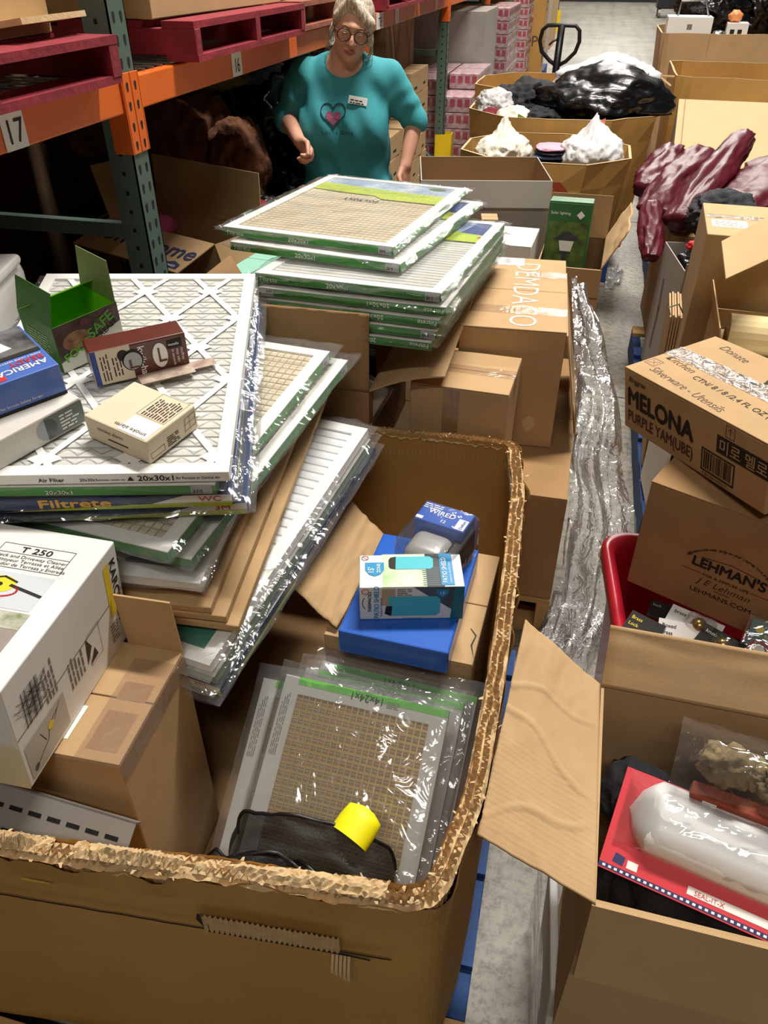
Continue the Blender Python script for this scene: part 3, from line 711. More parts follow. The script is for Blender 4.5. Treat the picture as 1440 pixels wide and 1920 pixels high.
for k, (x, z) in enumerate(((-.845, .798), (-.815, .778), (-.79, .755))):
    c_ = carton('flat_carton', ['thin flat brown filter carton, topmost of the three beside the grey lattice filter', 'thin flat brown filter carton between two others beside the stack', 'thin flat brown filter carton, lowest of the three beside the stack'][k], .508, .762, .018, T(x, 1.29+.006*k, z, 5-.6*k, 7.7, 0), KR, kind='solid', group='flat brown filter cartons')
    fr = face(.508, .762, .018, 'right'); lettering(c_, fr, '20x30x1', .30, .004, .011, INKB, bold=.01); lettering(c_, fr, 'FILTER', .60, .004, .010, INKB, bold=.01)
TEAL = mat('teal_print', '0f7f6a', .45)
f = air_filter('wrapped white pleated air filter sticking out under the brown flat cartons', T(-.738, 1.284, .708, -8.6, 7.8, 0), style='plain', seed=41, npl=26, media=mat('pleat_bright', 'e9ebec', .85), tail=(.03, .03), amp=.007)
MB().rect((Vector((.05, -.05, .021)), Vector((1, 0, 0)), Vector((0, 1, 0)), Vector((0, 0, 1))), -.05, -.32, .172, -.06, .0006).build('teal_insert', TEAL, f)
air_filter('wrapped green edged air filter beneath the white pleated one', T(-.732, 1.285, .678, -8.7, 7.8, 0), style='plain', edge=mat('pale_green_print', '9fc0a4', .5), seed=42, tail=(.035, .03))
f = air_filter('navy and lime printed air filter at the bottom of the leaning filters', T(-.724, 1.289, .648, -8.8, 7.8, 0), style='pad', edge=BLU, seed=43, tail=(.035, .03)); printed_edges(f, .505, .76, .020, 1)

# small boxes lying on the left stack
MT = MA @ Matrix.Translation((0, 0, .0212))
def on_stack(x, y, z, yaw, p=0, r_=0): return MT @ T(x, y, z, yaw, p, r_)
c_ = carton('smoke_alarm_box', 'cream smoke alarm box lying on the white lattice filter', .130, .148, .050, on_stack(.088, -.262, 0, 56.6), KC, kind='solid')
fr = face(.130, .148, .050, 'front')
fine_print(c_, fr, .048, .008, .085, .030, 5, INKB, 3); MB().line(fr, [(.094, .012), (.124, .014), (.125, .040), (.098, .038), (.094, .012)], .0009).line(fr, [(.094, .025), (.125, .027)], .0007).line(fr, [(.108, .013), (.110, .039)], .0007).line(fr, [(.006, .008), (.040, .008), (.040, .020), (.006, .020), (.006, .008)], .0008).build('line_drawing', INKB, c_)
fr = face(.130, .148, .050, 'left'); lettering(c_, fr, 'smoke alarm', .03, .030, .012, INKB); MB().rect(fr, .052, .016, .10, .019).build('slot', INK, c_)
fr = face(.130, .148, .050, 'top')
MB().rect(fr, .004, .006, .05, .070).build('white_label', WHT, c_); lettering(c_, fr, 'smoke alarm', .018, .012, .014, INKB, 90, lift=.0012)
fine_print(c_, fr, .058, .012, .122, .068, 9, INKB, 7); MB().line(fr, [(.055, .008), (.126, .008), (.126, .072), (.055, .072), (.055, .008)], .0006).build('print_border', INKB, c_)
BRN = mat('brown_print', '5b2317', .4, var=.15, vscale=14, coat=.3)
c_ = carton('hook_box', 'cream and brown hanging kit box lying open on the filter', .19, .06, .074, on_stack(.046, -.05, .003, 24, -2, 0), BRN, kind='solid')
fr = face(.19, .06, .074, 'front')
MB().rect(fr, 0, 0, .078, .074).build('cream_panel', KC, c_); MB().rect(fr, .001, 0, .012, .074, .0009).build('navy_strip', NAVY, c_)
fine_print(c_, fr, .018, .006, .036, .066, 3, INKB, 5, True); fine_print(c_, fr, .040, .012, .060, .062, 3, INKB, 6, True)
lettering(c_, fr, 'kwik-hang', .092, .066, .020, WHT, -90, .02)
MB().disc(fr, .079, .040, .021, 24, .023, .0012).disc(fr, .062, .054, .011, 20, .012, .0012).build('navy_disc', INK, c_); MB().disc(fr, .079, .038, .018, 24, .019, .0016).build('grey_disc', GRY, c_)
MB().rect(fr, .071, .042, .076, .022, .002).rect(fr, .071, .022, .090, .026, .002).build('bracket_picture', BRN, c_)
MB().disc(fr, .134, .037, .015, 24, .027, .001).build('white_disc', WHT, c_); MB().rect(fr, .130, .022, .134, .054, .0016).rect(fr, .130, .022, .146, .027, .0016).build('bracket_picture', BRN, c_)
MB().poly(fr, [(.150, .046), (.180, .048), (.180, .066), (.150, .064)], .001).build('speech_bubble', INK, c_); lettering(c_, fr, 'installs', .1525, .053, .008, WHT, 0, .02, lift=.0016)
for k, s_ in enumerate(('toolfree', 'easy adju', 'in seconds')): lettering(c_, fr, s_, .176-k*.009, .044, .0085, WHT, -90)
b = MB(); flap_mesh(b, (.095-.19+.08, -.03, .002), (.095, -.03, .002), (0, -1, 0), (0, 0, 1), .045, 6, .0012); b.grid(2, 2, lambda u, v: Vector((.095+.05*u, -.055+.03*v, .002))); b.build('flap', mat('brown_white_flap', 'cdbfae', .5, col2='8a6a58', vscale=30), c_)
LGR = mat('bright_green_card', '7fd01d', .5); DGR = mat('dark_green_card', '3d7a1f', .5, var=.08); OGR = mat('olive_card', '7f8b52', .6)
c_ = carton('grease_box', 'open green food safe grease box standing on the filter', .15, .12, .10, on_stack(-.098, .035, 0, 47), DGR, 'open', t=.0015, inner=LGR,
    flaps=[('left', .070, -14, 0, 0, DGR), ('right', .085, 4, 0, -.008, OGR), ('back', .055, -62, 0, 0, LGR)])
fr = face(.15, .12, .10, 'front')
MB().rect(fr, 0, 0, .15, .10).build('photo_print', mat('food_photo', '2a2220', .4, col2='6a5148', vscale=22), c_)
MB().poly(fr, [(0, .022), (.15, .06), (.15, 0), (0, 0)], .0009).build('pale_band', mat('pale_print', 'cfd3c4', .5), c_); MB().disc(fr, .045, .058, .032, 20, .020, .0010).build('bread_picture', mat('bread', 'b98b5e', .6, col2='6d4526', vscale=40), c_)
MB().disc(fr, .07, .088, .010, 14, .008, .001).disc(fr, .125, .086, .012, 14, .009, .001).build('plum_picture', mat('plum', '6b3040', .5), c_)
lettering(c_, fr, 'FOOD', .012, .018, .026, mat('logo_green', '5aa52d', .5), 18, .05, lift=.0016); lettering(c_, fr, 'SAFE', .076, .046, .032, mat('logo_green', '5aa52d', .5), 24, .05, lift=.0016); lettering(c_, fr, 'GREASE', .088, .036, .017, INK, 24, .02, lift=.0016)
fr = face(.15, .12, .10, 'left'); fine_print(c_, fr, .02, .03, .10, .075, 7, mat('pale_green_ink', '9fc07a', .6), 2)
c_ = carton('white_box', 'white box under the blue strap box on the left stack', .19, .20, .055, on_stack(-.163, -.235, 0, 50), mat('offwhite_card', 'd8d3cb', .6), kind='solid')
fr = face(.19, .20, .055, 'front'); MB().rect(fr, .11, .004, .19, .05).build('grey_panel', mat('greygreen_print', '6f7a76', .5), c_); MB().disc(fr, .112, .027, .021, 22).build('product_picture', GRY, c_); fine_print(c_, fr, .14, .01, .18, .045, 5, WHT, 4)
BPB = mat('periwinkle_box', '4a6fc0', .4, coat=.3)
c_ = carton('strap_box', 'blue screen safety strap box with red lettering on the left stack', .165, .175, .062, on_stack(-.168, -.195, .056, 38, 0, 0), BPB, kind='solid')
fr = face(.165, .175, .062, 'front'); lettering(c_, fr, 'Universal Flat Screen Safety Straps', .01, .012, .008, WHT); MB().rect(fr, 0, .0, .165, .006).build('black_edge', INK, c_)
fr = face(.165, .175, .062, 'top')
lettering(c_, fr, 'AMERICA', .155, .034, .022, WHT, 180, .03); lettering(c_, fr, 'READY', .155, .052, .020, RED, 180, .03); lettering(c_, fr, 'FAMILY HOME SAFETY PRODUCTS', .155, .060, .0075, WHT, 180); MB().rect(fr, .05, .006, .075, .022).build('red_label', RED, c_)
MB().rect(fr, .005, .075, .160, .170).build('photo_print', mat('room_photo', '8d8f8c', .4, col2='23262a', vscale=16), c_); MB().poly(fr, [(.05, .09), (.12, .10), (.10, .16), (.04, .14)], .001).build('white_picture', WHT, c_); MB().rect(fr, .005, .066, .16, .078, .0012).build('dark_band', INK, c_)
# pale plastic moulding behind the grease box
r = thing('plastic_moulding', 'pale grey plastic moulding with round hole beside the filter stack', 'plastic part', T(-1.240, 1.336, 1.02, 107, 0, 0))
o = MB().box(-.24, .24, -.045, .045, 0, .15).build('shell', mat('pale_plastic', 'cfccc7', .4), r); bv = o.modifiers.new('b', 'BEVEL'); bv.width = .035; bv.segments = 4
o = MB().box(-.17, .20, -.055, .05, .14, .165).build('lid', mat('pale_plastic', 'cfccc7', .4), r); bv = o.modifiers.new('b', 'BEVEL'); bv.width = .012; bv.segments = 3
MB().disc((Vector((-.09, -.046, .085)), Vector((1, 0, 0)), Vector((0, 0, 1)), Vector((0, -1, 0))), 0, 0, .03, 24, .024, .001).build('round_hole', HOLE, r)

# ---------------------------------------------------------------- pressure washer box and the carton below it
c_ = carton('tall_carton', 'tall brown taped carton inside the bin under the yellow and white cleaner box', .36, .255, .535, T(-.775, .747, .16, 2.1), KR, 'closed', tape=False)
b = MB(); flap_mesh(b, (.18, .1275, .531), (.072, .1275, .531), (0, 0, 1), (0, 1, 0), .135, -3, .004); b.build('flap', KR, c_)
fr = face(.36, .255, .535, 'top'); b = MB(); b.grid(4, 14, lambda u, v: Vector((.10+.082*u, -.128+.22*v, .5362+.002*max(0, u-.7)+.0008*noise.noise(Vector((u*7, v*22, 1))))))
b.grid(2, 14, lambda u, v: Vector((.1815+.001*noise.noise(Vector((v*9, u, 3))), -.128+.25*v, .536-.05*u))); b.build('tape', TAPE, c_)
MB().rect(fr, .232, .03, .252, .10).build('white_label', WHT, c_); b = MB().rect(fr, .29, .02, .345, .10, .0004).rect(fr, .29, .125, .345, .165, .0004); b.build('tape_patch', KD, c_)  # darker brown rectangles under the tape
c_ = carton('cleaner_box', 'white pressure cleaner box with yellow logo resting on the brown carton', .38, .353, .222, T(-.900, .717, .707, 3.9, -1.2, 3.5), KW, kind='solid')
fr = face(.38, .353, .222, 'top')
lettering(c_, fr, 'KARCHER', .185, .292, .046, INK, 0, .04, 1.1, 'RIGHT'); MB().rect(fr, 0, .262, .187, .280).build('yellow_bar', YEL, c_)
MB().line(fr, [(.205, .245), (.335, .245), (.335, .305), (.205, .305), (.205, .245)], .0010).line(fr, [(.205, .282), (.335, .282)], .0010).build('text_frame', INK, c_)
lettering(c_, fr, 'T 250', .27, .286, .020, INK, 0, .03, 1.2, 'CENTER')
for k, s_ in enumerate(('Deck and Driveway Cleaner', 'Nettoyeur Terrasse et Allée', 'Limpiador de Terraza y Entrada')): lettering(c_, fr, s_, .27, .270-k*.0105, .0112, INK, align='CENTER')
MB().rect(fr, .175, .155, .335, .235).build('picture_panel', mat('pale_blue_print', 'cdd2d6', .45), c_)
MB().disc(fr, .255, .205, .027, 26, .020, .0010).build('tool_picture', YEL, c_); MB().line(fr, [(.275, .205), (.333, .190)], .006, .0012).disc(fr, .255, .204, .006, 12, .005, .0014).line(fr, [(.232, .214), (.255, .223), (.280, .214)], .004, .0013).build('tool_handle_picture', INK, c_)
b = MB(); b.line(fr, [(.255+.036*math.cos(a), .193+.017*math.sin(a)) for a in [rad(q) for q in range(150, 400, 12)]], .0035, .0012); b.build('red_swirl', RED, c_)
for k, s_ in enumerate(('High Pressure Power', 'Haute Pression', 'Alta Presión')): lettering(c_, fr, s_, .25, .172-k*.007, .006, INK, align='CENTER')
MB().rect(fr, .0, .0, .34, .150).build('photo_print', mat('patio_photo', 'b5a99b', .45, col2='8b7f78', vscale=10), c_)
MB().rect(fr, .10, .115, .34, .150, .0010).build('garden_picture', mat('garden_photo', '7a8450', .5, col2='d9d6cf', vscale=40), c_)
b = MB()
for i in range(9):
    for j in range(3): b.rect(fr, .005+i*.032+(j % 2)*.01, .004+j*.013, .033+i*.032+(j % 2)*.01, .0155+j*.013, .0012)
b.build('brick_picture', mat('brick_photo', 'a8452f', .6, var=.2, vscale=50), c_)
MB().poly(fr, [(.135, .05), (.16, .12), (.19, .135), (.185, .09), (.165, .04)], .0014).build('trouser_picture', mat('navy_photo', '26355e', .6), c_); MB().poly(fr, [(.165, .118), (.20, .128), (.205, .145), (.17, .146)], .0014).build('arm_picture', mat('skin_photo', 'c99a80', .6), c_)
MB().rect(fr, 0, 0, .31, .0, .001)
fr = face(.38, .353, .222, 'right')
MB().rect(fr, .300, .085, .318, .200).build('yellow_bar', YEL, c_); lettering(c_, fr, 'KARCHER', .322, .198, .027, INK, -90, .05, 1.15)
MB().rect(fr, .01, .01, .125, .085).build('picture_panel', mat('pale_grey_print', 'bdb8ad', .5), c_)
MB().line(fr, [(.025, .022), (.065, .040), (.075, .062), (.10, .072)], .002).line(fr, [(.06, .045), (.05, .07)], .0018).line(fr, [(.09, .06), (.11, .08)], .0018).disc(fr, .025, .022, .007, 10).build('parts_picture', INKB, c_); MB().disc(fr, .078, .060, .008, 14, None, .0012).build('nozzle_picture', YEL, c_)
b = MB(); R_ = random.Random(3)
for k in range(26): x = .03+R_.random()*.045; b.line(fr, [(x-.02, .115+R_.random()*.055), (x+.03, .115+R_.random()*.055)], .0007).line(fr, [(x, .108), (x+.004, .178)], .0007)
b.build('pen_scribble', INK, c_); fine_print(c_, fr, .085, .10, .12, .18, 4, INKG, 9, True); fine_print(c_, fr, .15, .06, .20, .125, 5, INKG, 10, True); fine_print(c_, fr, .29, .03, .32, .075, 6, INKG, 11)
MB().line(fr, [(.215, .05), (.255, .05), (.255, .12), (.215, .12), (.215, .05)], .0008).poly(fr, [(.205, .062), (.21, .118), (.225, .09)]).poly(fr, [(.212, .055), (.232, .08), (.24, .058)]).build('line_drawing', INKB, c_)
MB().line(fr, [(.004, .11), (.35, .118)], .002, .0004).build('lid_seam', INKG, c_)
MB().rect(face(.38, .353, .222, 'front'), 0, .0, .38, .10, .0006).build('cream_base', mat('cream_white_card', 'e6deb8', .6), c_)
# perforated metal strip
r = thing('perforated_strip', 'grey perforated metal shelf strip leaning inside the torn bin', 'metal strip', T(-.80, .532, .612, -4, 34, 6))
fr = (Vector((0, 0, .003)), Vector((1, 0, 0)), Vector((0, 1, 0)), Vector((0, 0, 1)))
MB().box(-.25, .25, -.06, .06, 0, .003).box(-.25, .25, .057, .06, -.02, .003).build('plate', mat('grey_metal', '8f8a84', .45, metal=.3), r)
b = MB()
for i in range(14):
    for j in range(3): b.rect(fr, -.235+i*.034, -.045+j*.035, -.212+i*.034, -.038+j*.035)
b.build('slots', HOLE, r)

# ---------------------------------------------------------------- right half of the torn bin
c_ = carton('brown_carton', 'brown carton with cracked side under the blue box in the bin', .33, .37, .395, T(-.235, 1.30, .152, -2.3), KR, 'closed', tape=False)
b = MB(); pts = [(0.05, .36), (.062, .33), (.058, .31), (.075, .29), (.072, .27), (.09, .24)]
MB().line(face(.33, .37, .395, 'right'), pts, .004).build('crack', INK, c_); b = MB()
b.add(*[[Vector((.165, -.17, .3955)), Vector((.15, -.13, .3955)), Vector((.155, -.10, .3955)), Vector((.14, -.08, .3955)), Vector((.143, -.08, .3955)), Vector((.158, -.098, .3955)), Vector((.154, -.13, .3955))], [(0, 1, 2, 3, 4, 5, 6)]]); b.build('top_crack', INK, c_)
b = MB()
P = [pt(632, 1178, .56), pt(722, 1005, .56), pt(648, 928, .635), pt(545, 1098, .62)]; iM = T(-.235, 1.30, .152, -2.3).inverted()
b.grid(30, 30, lambda u, v: iM @ (P[0].lerp(P[1], u).lerp(P[3].lerp(P[2], u), v)+Vector((0, 0, .004*(ridged(Vector((u*2.2-v*1.5, v*3.+u, 3.3)), 3)-.7)))), .004); b.build('flap', KR, c_, smooth=True)
BBX = mat('cobalt_box', '1d5fc4', .35, var=.05, coat=.4)
carton('blue_box', 'plain glossy cobalt blue box lying on the brown carton in the bin', .236, .345, .062, T(-.236, 1.248, .5475, -2.3), BBX, kind='solid', bevel=.004)
c_ = carton('repeller_box', 'white and turquoise mosquito repeller box lying on the cobalt blue box', .217, .105, .091, T(-.232, 1.200, .610, 14.8), mat('repeller_white', 'dfe6e6', .4, coat=.3), kind='solid')
TQ = mat('turquoise_print', '49bcc9', .4); TQD = mat('teal_blue_print', '1d8fc6', .4); DKS = mat('slate_print', '3c4548', .5)
fr = face(.217, .105, .091, 'top')
MB().rect(fr, .048, 0, .163, .105).build('lawn_picture', mat('lawn_photo', '9cc27a', .45, col2='d6e6cf', vscale=14), c_); MB().rect(fr, .140, 0, .176, .105, .0008).build('deck_picture', DKS, c_)
b = MB()
for k in range(9): b.rect(fr, .132, .004+k*.0065, .166, .0065+k*.0065, .0010)
b.build('plank_picture', mat('plank_photo', '5d686c', .5), c_)
MB().rect(fr, .170, .004, .197, .105, .0011).build('blue_panel', TQD, c_); lettering(c_, fr, 'PATIO SHIELD', .183, .010, .0135, WHT, 90, .02, .95, lift=.0018); lettering(c_, fr, 'MOSQUITO PROTECTION', .192, .010, .0055, WHT, 90, lift=.0018)
MB().poly(fr, [(.073, .055), (.150, .055), (.156, .062), (.157, .088), (.150, .096), (.073, .096)], .0014).build('device_picture', TQ, c_); MB().poly(fr, [(.065, .058), (.076, .055), (.078, .096), (.066, .093), (.062, .085), (.062, .064)], .0016).build('device_grille_picture', INK, c_)
MB().poly(fr, [(.012, .078), (.052, .078), (.052, .054), (.044, .040), (.032, .034), (.020, .040), (.012, .054)], .0012).build('badge', TQD, c_); lettering(c_, fr, "15'", .030, .042, .017, WHT, 90, .03, lift=.0018); lettering(c_, fr, 'ZONE', .044, .044, .0105, WHT, 90, .02, lift=.0018)
b = MB(); b.line(fr, [(.012+.007*math.cos(a), .093+.007*math.sin(a)) for a in [k*.35 for k in range(19)]], .0014, .0012); b.line(fr, [(.007, .098), (.017, .088)], .0012, .0012); b.build('no_mosquito_mark', RED, c_)
for k, s_ in enumerate(('Easy to Use', 'Clean', 'No Open Flame', 'No Spray')): lettering(c_, fr, s_, .088+k*.015, .008, .007, WHT, 90, lift=.0018)
fr = face(.217, .105, .091, 'front')
MB().poly(fr, [(.112, .091), (.217, .091), (.217, .02), (.190, .030)], .0008).build('patio_picture', mat('patio_dark', '2d3a40', .45, col2='59666a', vscale=20), c_); MB().poly(fr, [(.190, .0), (.217, .0), (.217, .091), (.196, .091)], .0010).build('blue_panel', mat('deep_teal_print', '1c6f86', .45), c_)
MB().poly(fr, [(.060, .012), (.160, .012), (.168, .020), (.168, .058), (.160, .066), (.060, .066)], .0013).build('device_picture', TQ, c_); MB().poly(fr, [(.052, .018), (.066, .012), (.068, .040), (.055, .040)], .0016).build('device_grille_picture', INK, c_)
lettering(c_, fr, 'PATIO SHIELD', .040, .006, .0150, TQD, 90, .02, .95, lift=.0018); lettering(c_, fr, 'THERMACELL', .024, .024, .0095, INK, 90, .02, lift=.0018); lettering(c_, fr, 'MOSQUITO REPELLER', .047, .010, .0055, INK, 90, lift=.0018)
b = MB(); b.line(fr, [(.014+.008*math.sin(a), .048+.016*math.cos(a)) for a in [rad(q) for q in range(200, 341, 12)]], .0016); b.build('logo_arc', INK, c_)
b = MB(); b.line(fr, [(.012+.007*math.cos(a), .080+.007*math.sin(a)) for a in [k*.35 for k in range(19)]], .0014, .0012); b.build('no_mosquito_mark', RED, c_)
MB().rect(fr, .046, .042, .074, .086, .0012).build('price_sticker', mat('sticker_tan', 'b5a584', .6), c_); fine_print(c_, fr, .078, .068, .115, .088, 4, INKG, 3); lettering(c_, fr, 'GLACIAL BLUE', .09, .003, .006, TQD, lift=.0018)
MB().poly(fr, [(.160, .085), (.184, .085), (.184, .072), (.172, .062), (.160, .072)], .0016).build('badge', TQD, c_); lettering(c_, fr, "15'", .165, .071, .011, WHT, lift=.0022)
# wired light in clamshell
r = thing('wired_light', 'grey wired flood light in a clear clamshell with blue card', 'light', T(-.196, 1.376, .6105, -15, 3, 0))
MB().box(-.062, .062, -.02, .05, .002, .105).build('blue_card', BLU, r, bevel=.003)
o = MB().box(-.052, .048, -.105, -.012, .012, .085).build('lamp_head', mat('silver_plastic', 'a9a7a3', .35, metal=.2, coat=.3), r); bv = o.modifiers.new('b', 'BEVEL'); bv.width = .028; bv.segments = 5; o.data.polygons.foreach_set('use_smooth', [True]*6)
o = MB().box(.040, .070, -.08, .04, .006, .078).build('lamp_back', BLKP, r, bevel=.008)
fr = (Vector((-.062, -.02, .105)), Vector((1, 0, 0)), Vector((0, 1, 0)), Vector((0, 0, 1)))
lettering(r, fr, 'WIRED', .022, .032, .021, WHT, 0, .02); lettering(r, fr, '12', .060, .010, .014, WHT, 0, .02); MB().rect(fr, .098, .004, .121, .040, .0006).rect(fr, .003, .004, .02, .014).build('white_mark', WHT, r); lettering(r, fr, 'Defiant', .116, .006, .011, BLU, 90, .02, lift=.0012); fine_print(r, fr, .004, .046, .06, .066, 3, WHT, 3)
def clam(parent, x0, x1, y0, y1, z0, z1, bev=.02):
    o = MB().box(x0, x1, y0, y1, z0, z1).build('clear_shell', CLAM, parent); bv = o.modifiers.new('b', 'BEVEL'); bv.width = bev; bv.segments = 3; return o
clam(r, -.068, .078, -.115, .055, 0, .112)

# narrow filters leaning in the front of the bin
GB = mat('grey_white_card', 'c9c8c2', .6, var=.04); PB = mat('brown_media', 'b29b7c', .85, var=.14, vscale=30, bump=.15, bscale=120)
def narrow(label, M, seed, dollar=True):
    f = air_filter(label, M, w=.345, d=.57, th=.021, style='grid', wrap=True, seed=seed, media=PB, border=.034, frame_m=GB, npl=34, tail=(.02, .03), amp=.005, group='narrow filters leaning in the bin')
    fr = (Vector((-.1725, -.315, .021)), Vector((1, 0, 0)), Vector((0, 1, 0)), Vector((0, 0, 1)))
    MB().rect(fr, 0, .03, .345, .225, .0004).build('printed_band', GB, f); MB().rect(fr, .0, .03, .335, .180, .0008).build('lime_band', LIME, f); MB().rect(fr, .03, .585, .345, .60, .0006).build('green_band', mat('bright_green_band', '6cc04a', .5), f)
    lettering(f, fr, '14x24x1', .215, .594, .021, INK, 180, .01, lift=.0012); fine_print(f, fr, .22, .578, .25, .592, 4, INKG, 3); fine_print(f, fr, .006, .44, .022, .57, 4, INKG, 4, True)
    if dollar: lettering(f, fr, '$', .31, .14, .03, WHT, lift=.0014); lettering(f, fr, 'MPR', .23, .14, .02, WHT, lift=.0014)
    return f
narrow('narrow gold gridded air filter in front of its stack, behind the black net', T(-.287, .770, .362, -2.4, 34.4, 0), 51)
narrow('narrow air filter showing its left edge under the front gridded one', T(-.336, .776, .334, -1.2, 34.4, 0), 52)
narrow('narrow wrapped air filter with green top edge, second from the brown carton', T(-.266, .822, .332, -3.0, 34.4, 0), 53)
narrow('narrow wrapped air filter nearest the brown carton in the bin', T(-.244, .855, .322, -3.6, 34.4, 0), 54)
# black mesh net with yellow cap
NET = film('black_net', '3a3c34', gloss=.12, base=.05, rough=.5, milky=.0, bscale=300, bstr=.3)
r = thing('mesh_net', 'folded black mesh hat with round yellow cap at the front of the bin', 'net', T(-.33, .615, .43))
def netfn(cx, cy, w, h, dp, seed):
    def fn(u, v):
        a = math.pi*u; k = math.sin(a); x = cx-w*math.cos(a); q = noise.noise(Vector((u*3+seed, v*2, seed)))
        return Vector((x+.014*q, cy-dp*v+.022*noise.noise(Vector((u*4, v*3, seed+2.))), h*k**.7*(1-.12*v)+.012*ridged(Vector((u*5, v*4, seed)), 2)-.02-.10*v*v))
    return fn
NETD = mat('black_net_cloth', '0d0e0c', .55, alpha=.58, bump=.3, bscale=200)
MB().grid(36, 16, netfn(.03, .09, .15, .11, .10, 1.), .001).build('crown', NETD, r, smooth=True)
MB().grid(36, 16, netfn(-.05, .02, .105, .085, .06, 4.), .001).build('brim_fold', NETD, r, smooth=True)
MB().grid(30, 12, netfn(.07, .02, .13, .06, .05, 7.), .001).build('brim', NETD, r, smooth=True)
b = MB(); n_ = 24
for k in range(5):
    rr = (.030, .030, .029, .027, .012)[k]; z = (0, .020, .032, .042, .049)[k]; b.v += [(rr*math.cos(2*math.pi*i/n_)*1.05, rr*math.sin(2*math.pi*i/n_)*.8, z) for i in range(n_)]
b.f = [(k*n_+i, k*n_+(i+1) % n_, (k+1)*n_+(i+1) % n_, (k+1)*n_+i) for k in range(4) for i in range(n_)] + [tuple(4*n_+i for i in range(n_))]
for q in ((.03, .09, .15, .11, .10, 1.), (-.05, .02, .105, .085, .06, 4.), (.07, .02, .13, .06, .05, 7.)):
    fq = netfn(*q); MB().tube([fq(k/24, 0.) for k in range(25)], .0035, 6).build('binding', BLKP, r, smooth=True)
o = b.build('yellow_cap', mat('neon_yellow', 'f4ee12', .5), r, smooth=True); o.matrix_local = T(.098, .080, .080, -24, -72, 0) @ Matrix.Scale(1.2, 4)

# ---------------------------------------------------------------- second pallet: wrapped filters, cartons
pallet('wooden_pallet', 'bare wooden pallet under the cartons beside the stretch film', T(-.42, 2.50, 0, 90), 1.40, 1.02, WOOD, 'pallets on the floor')
carton('base_carton', 'large brown carton on the wooden pallet under the taped box', .87, .93, .377, T(-.345, 2.27, .142, 0), KD, tape=False)
# filter stack on the second pallet
BS = [(-.663, 2.376, 1.094, -6.1, -1.8, .6), (-.618, 2.330, 1.066, -8., -1.9, .2), (-.505, 2.196, 1.037, -5.5, -2.6, -.6), (-.498, 2.186, 1.006, -4.5, -2.4, -.6), (-.505, 2.18, .977, -5.5, -2.4, -.6), (-.515, 2.175, .948, -4.6, -2.4, -.6), (-.53, 2.17, .918, -4.4, -2.4, -.6)]
BL = ['top wrapped air filter with lime and blue print of the far stack', 'second wrapped air filter from the top of the far stack', 'third wrapped air filter of the far stack with white face and red logo corner', 'fourth wrapped air filter of the far stack with upside down lettering',
      'fifth wrapped air filter of the far stack, lettering upside down', 'sixth wrapped air filter of the far stack above the lowest one', 'lowest wrapped green edged air filter of the far stack']
for k, q in enumerate(BS):
    up = k in (3, 4, 6)
    fr_t = [('3M', .005 if up else .465, 'tile', .012, up), ('20x30x1', .36 if up else .20, WHT, .0165, up), ('Filtrete', .50 if up else .012, WHT, .016, up)]
    f = air_filter(BL[k], T(*q), style='mesh' if k == 0 else 'plain', media=PLTC if k == 0 else PLT, edge=GRN, seed=60+k, front=fr_t, tail=(.014, .035), amp=.008 if k < 3 else .005, mg=.022)
    if k < 3:
        fr = (Vector((-.2525, -.38, .0208)), Vector((1, 0, 0)), Vector((0, 1, 0)), Vector((0, 0, 1)))
        MB().poly(fr, [(.0, .56), (.26, .53), (.29, .50), (.505, .50), (.505, .60), (.30, .62), (.0, .66)], .0006).build('lime_print', LIME, f)
        MB().poly(fr, [(.0, .66), (.30, .62), (.505, .60), (.505, .76), (.0, .76)], .0006).build('blue_print', mat('sky_print', '4d86bd', .45, col2='dfe7ea', vscale=9), f)
        if k == 0: lettering(f, fr, '20x30x1', .30, .47, .035, INK, 180, .02, lift=.0012); MB().disc(fr, .42, .70, .03, 16, .02, .001).build('leaf_print', mat('leaf_print', '4d6a3a', .5), f)
        else: lettering(f, fr, '3M', .46, .545, .03, RED, 0, .04, 1.3, lift=.0012); MB().poly(fr, [(.40, .60), (.505, .58), (.505, .76), (.43, .76)], .0009).build('navy_print', NAVY, f)
# open box with flaps under the far stack
MS = T(-.71, 2.01, .52, 0)
c_ = carton('open_carton', 'open brown carton with raised flaps holding books under the far filter stack', .48, .48, .28, MS, KD, 'open', flaps=[('front', .215, -3, .003), ('left', .2, 30)])
iM = MS.inverted(); P = [Vector((-.470, 1.775, .80)), Vector((-.470, 2.24, .80)), Vector((-.262, 2.29, .912)), Vector((-.268, 1.775, .865))]
b = MB(); b.grid(12, 12, lambda u, v: iM @ (P[0].lerp(P[1], u).lerp(P[3].lerp(P[2], u), v)+Vector((0, 0, .012*math.sin(v*3.1)*(1-u)))), .004); b.build('flap', KR, c_)
fr = (Vector((-.24, -.24, .28)), Vector((1, 0, 0)), Vector((0, .0523, .9986)), Vector((0, -.9986, .0523))); lettering(c_, fr, 'sense of the spirit', .22, .105, .019, mat('pale_ink', 'd0b68e', .7), lift=.005)
for x, z, yw, s_ in ((-.575, .63, 4, 'LIVING'), (-.60, .61, -4, 'LIVING')):
    bk = carton('book', ['navy book standing in the open carton beside the clear display case', 'navy book behind the other book in the open carton'][x < -.59], .11, .04, .21, T(x+.03, 1.90 if x > -.59 else 1.965, z, yw, -8), mat('navy_cover', '16233f', .4), tape=False, cat='book', bevel=.002); lettering(bk, face(.11, .04, .21, 'front'), s_, .012, .16, .022, GRY, 0)
    lettering(bk, face(.11, .04, .21, 'right'), s_, .01, .1, .018, GRY, 90)
r = thing('display_case', 'cream panel in a clear rounded plastic case leaning in the open carton', 'case', T(-.545, 1.80, .655, 4, -6, 28))
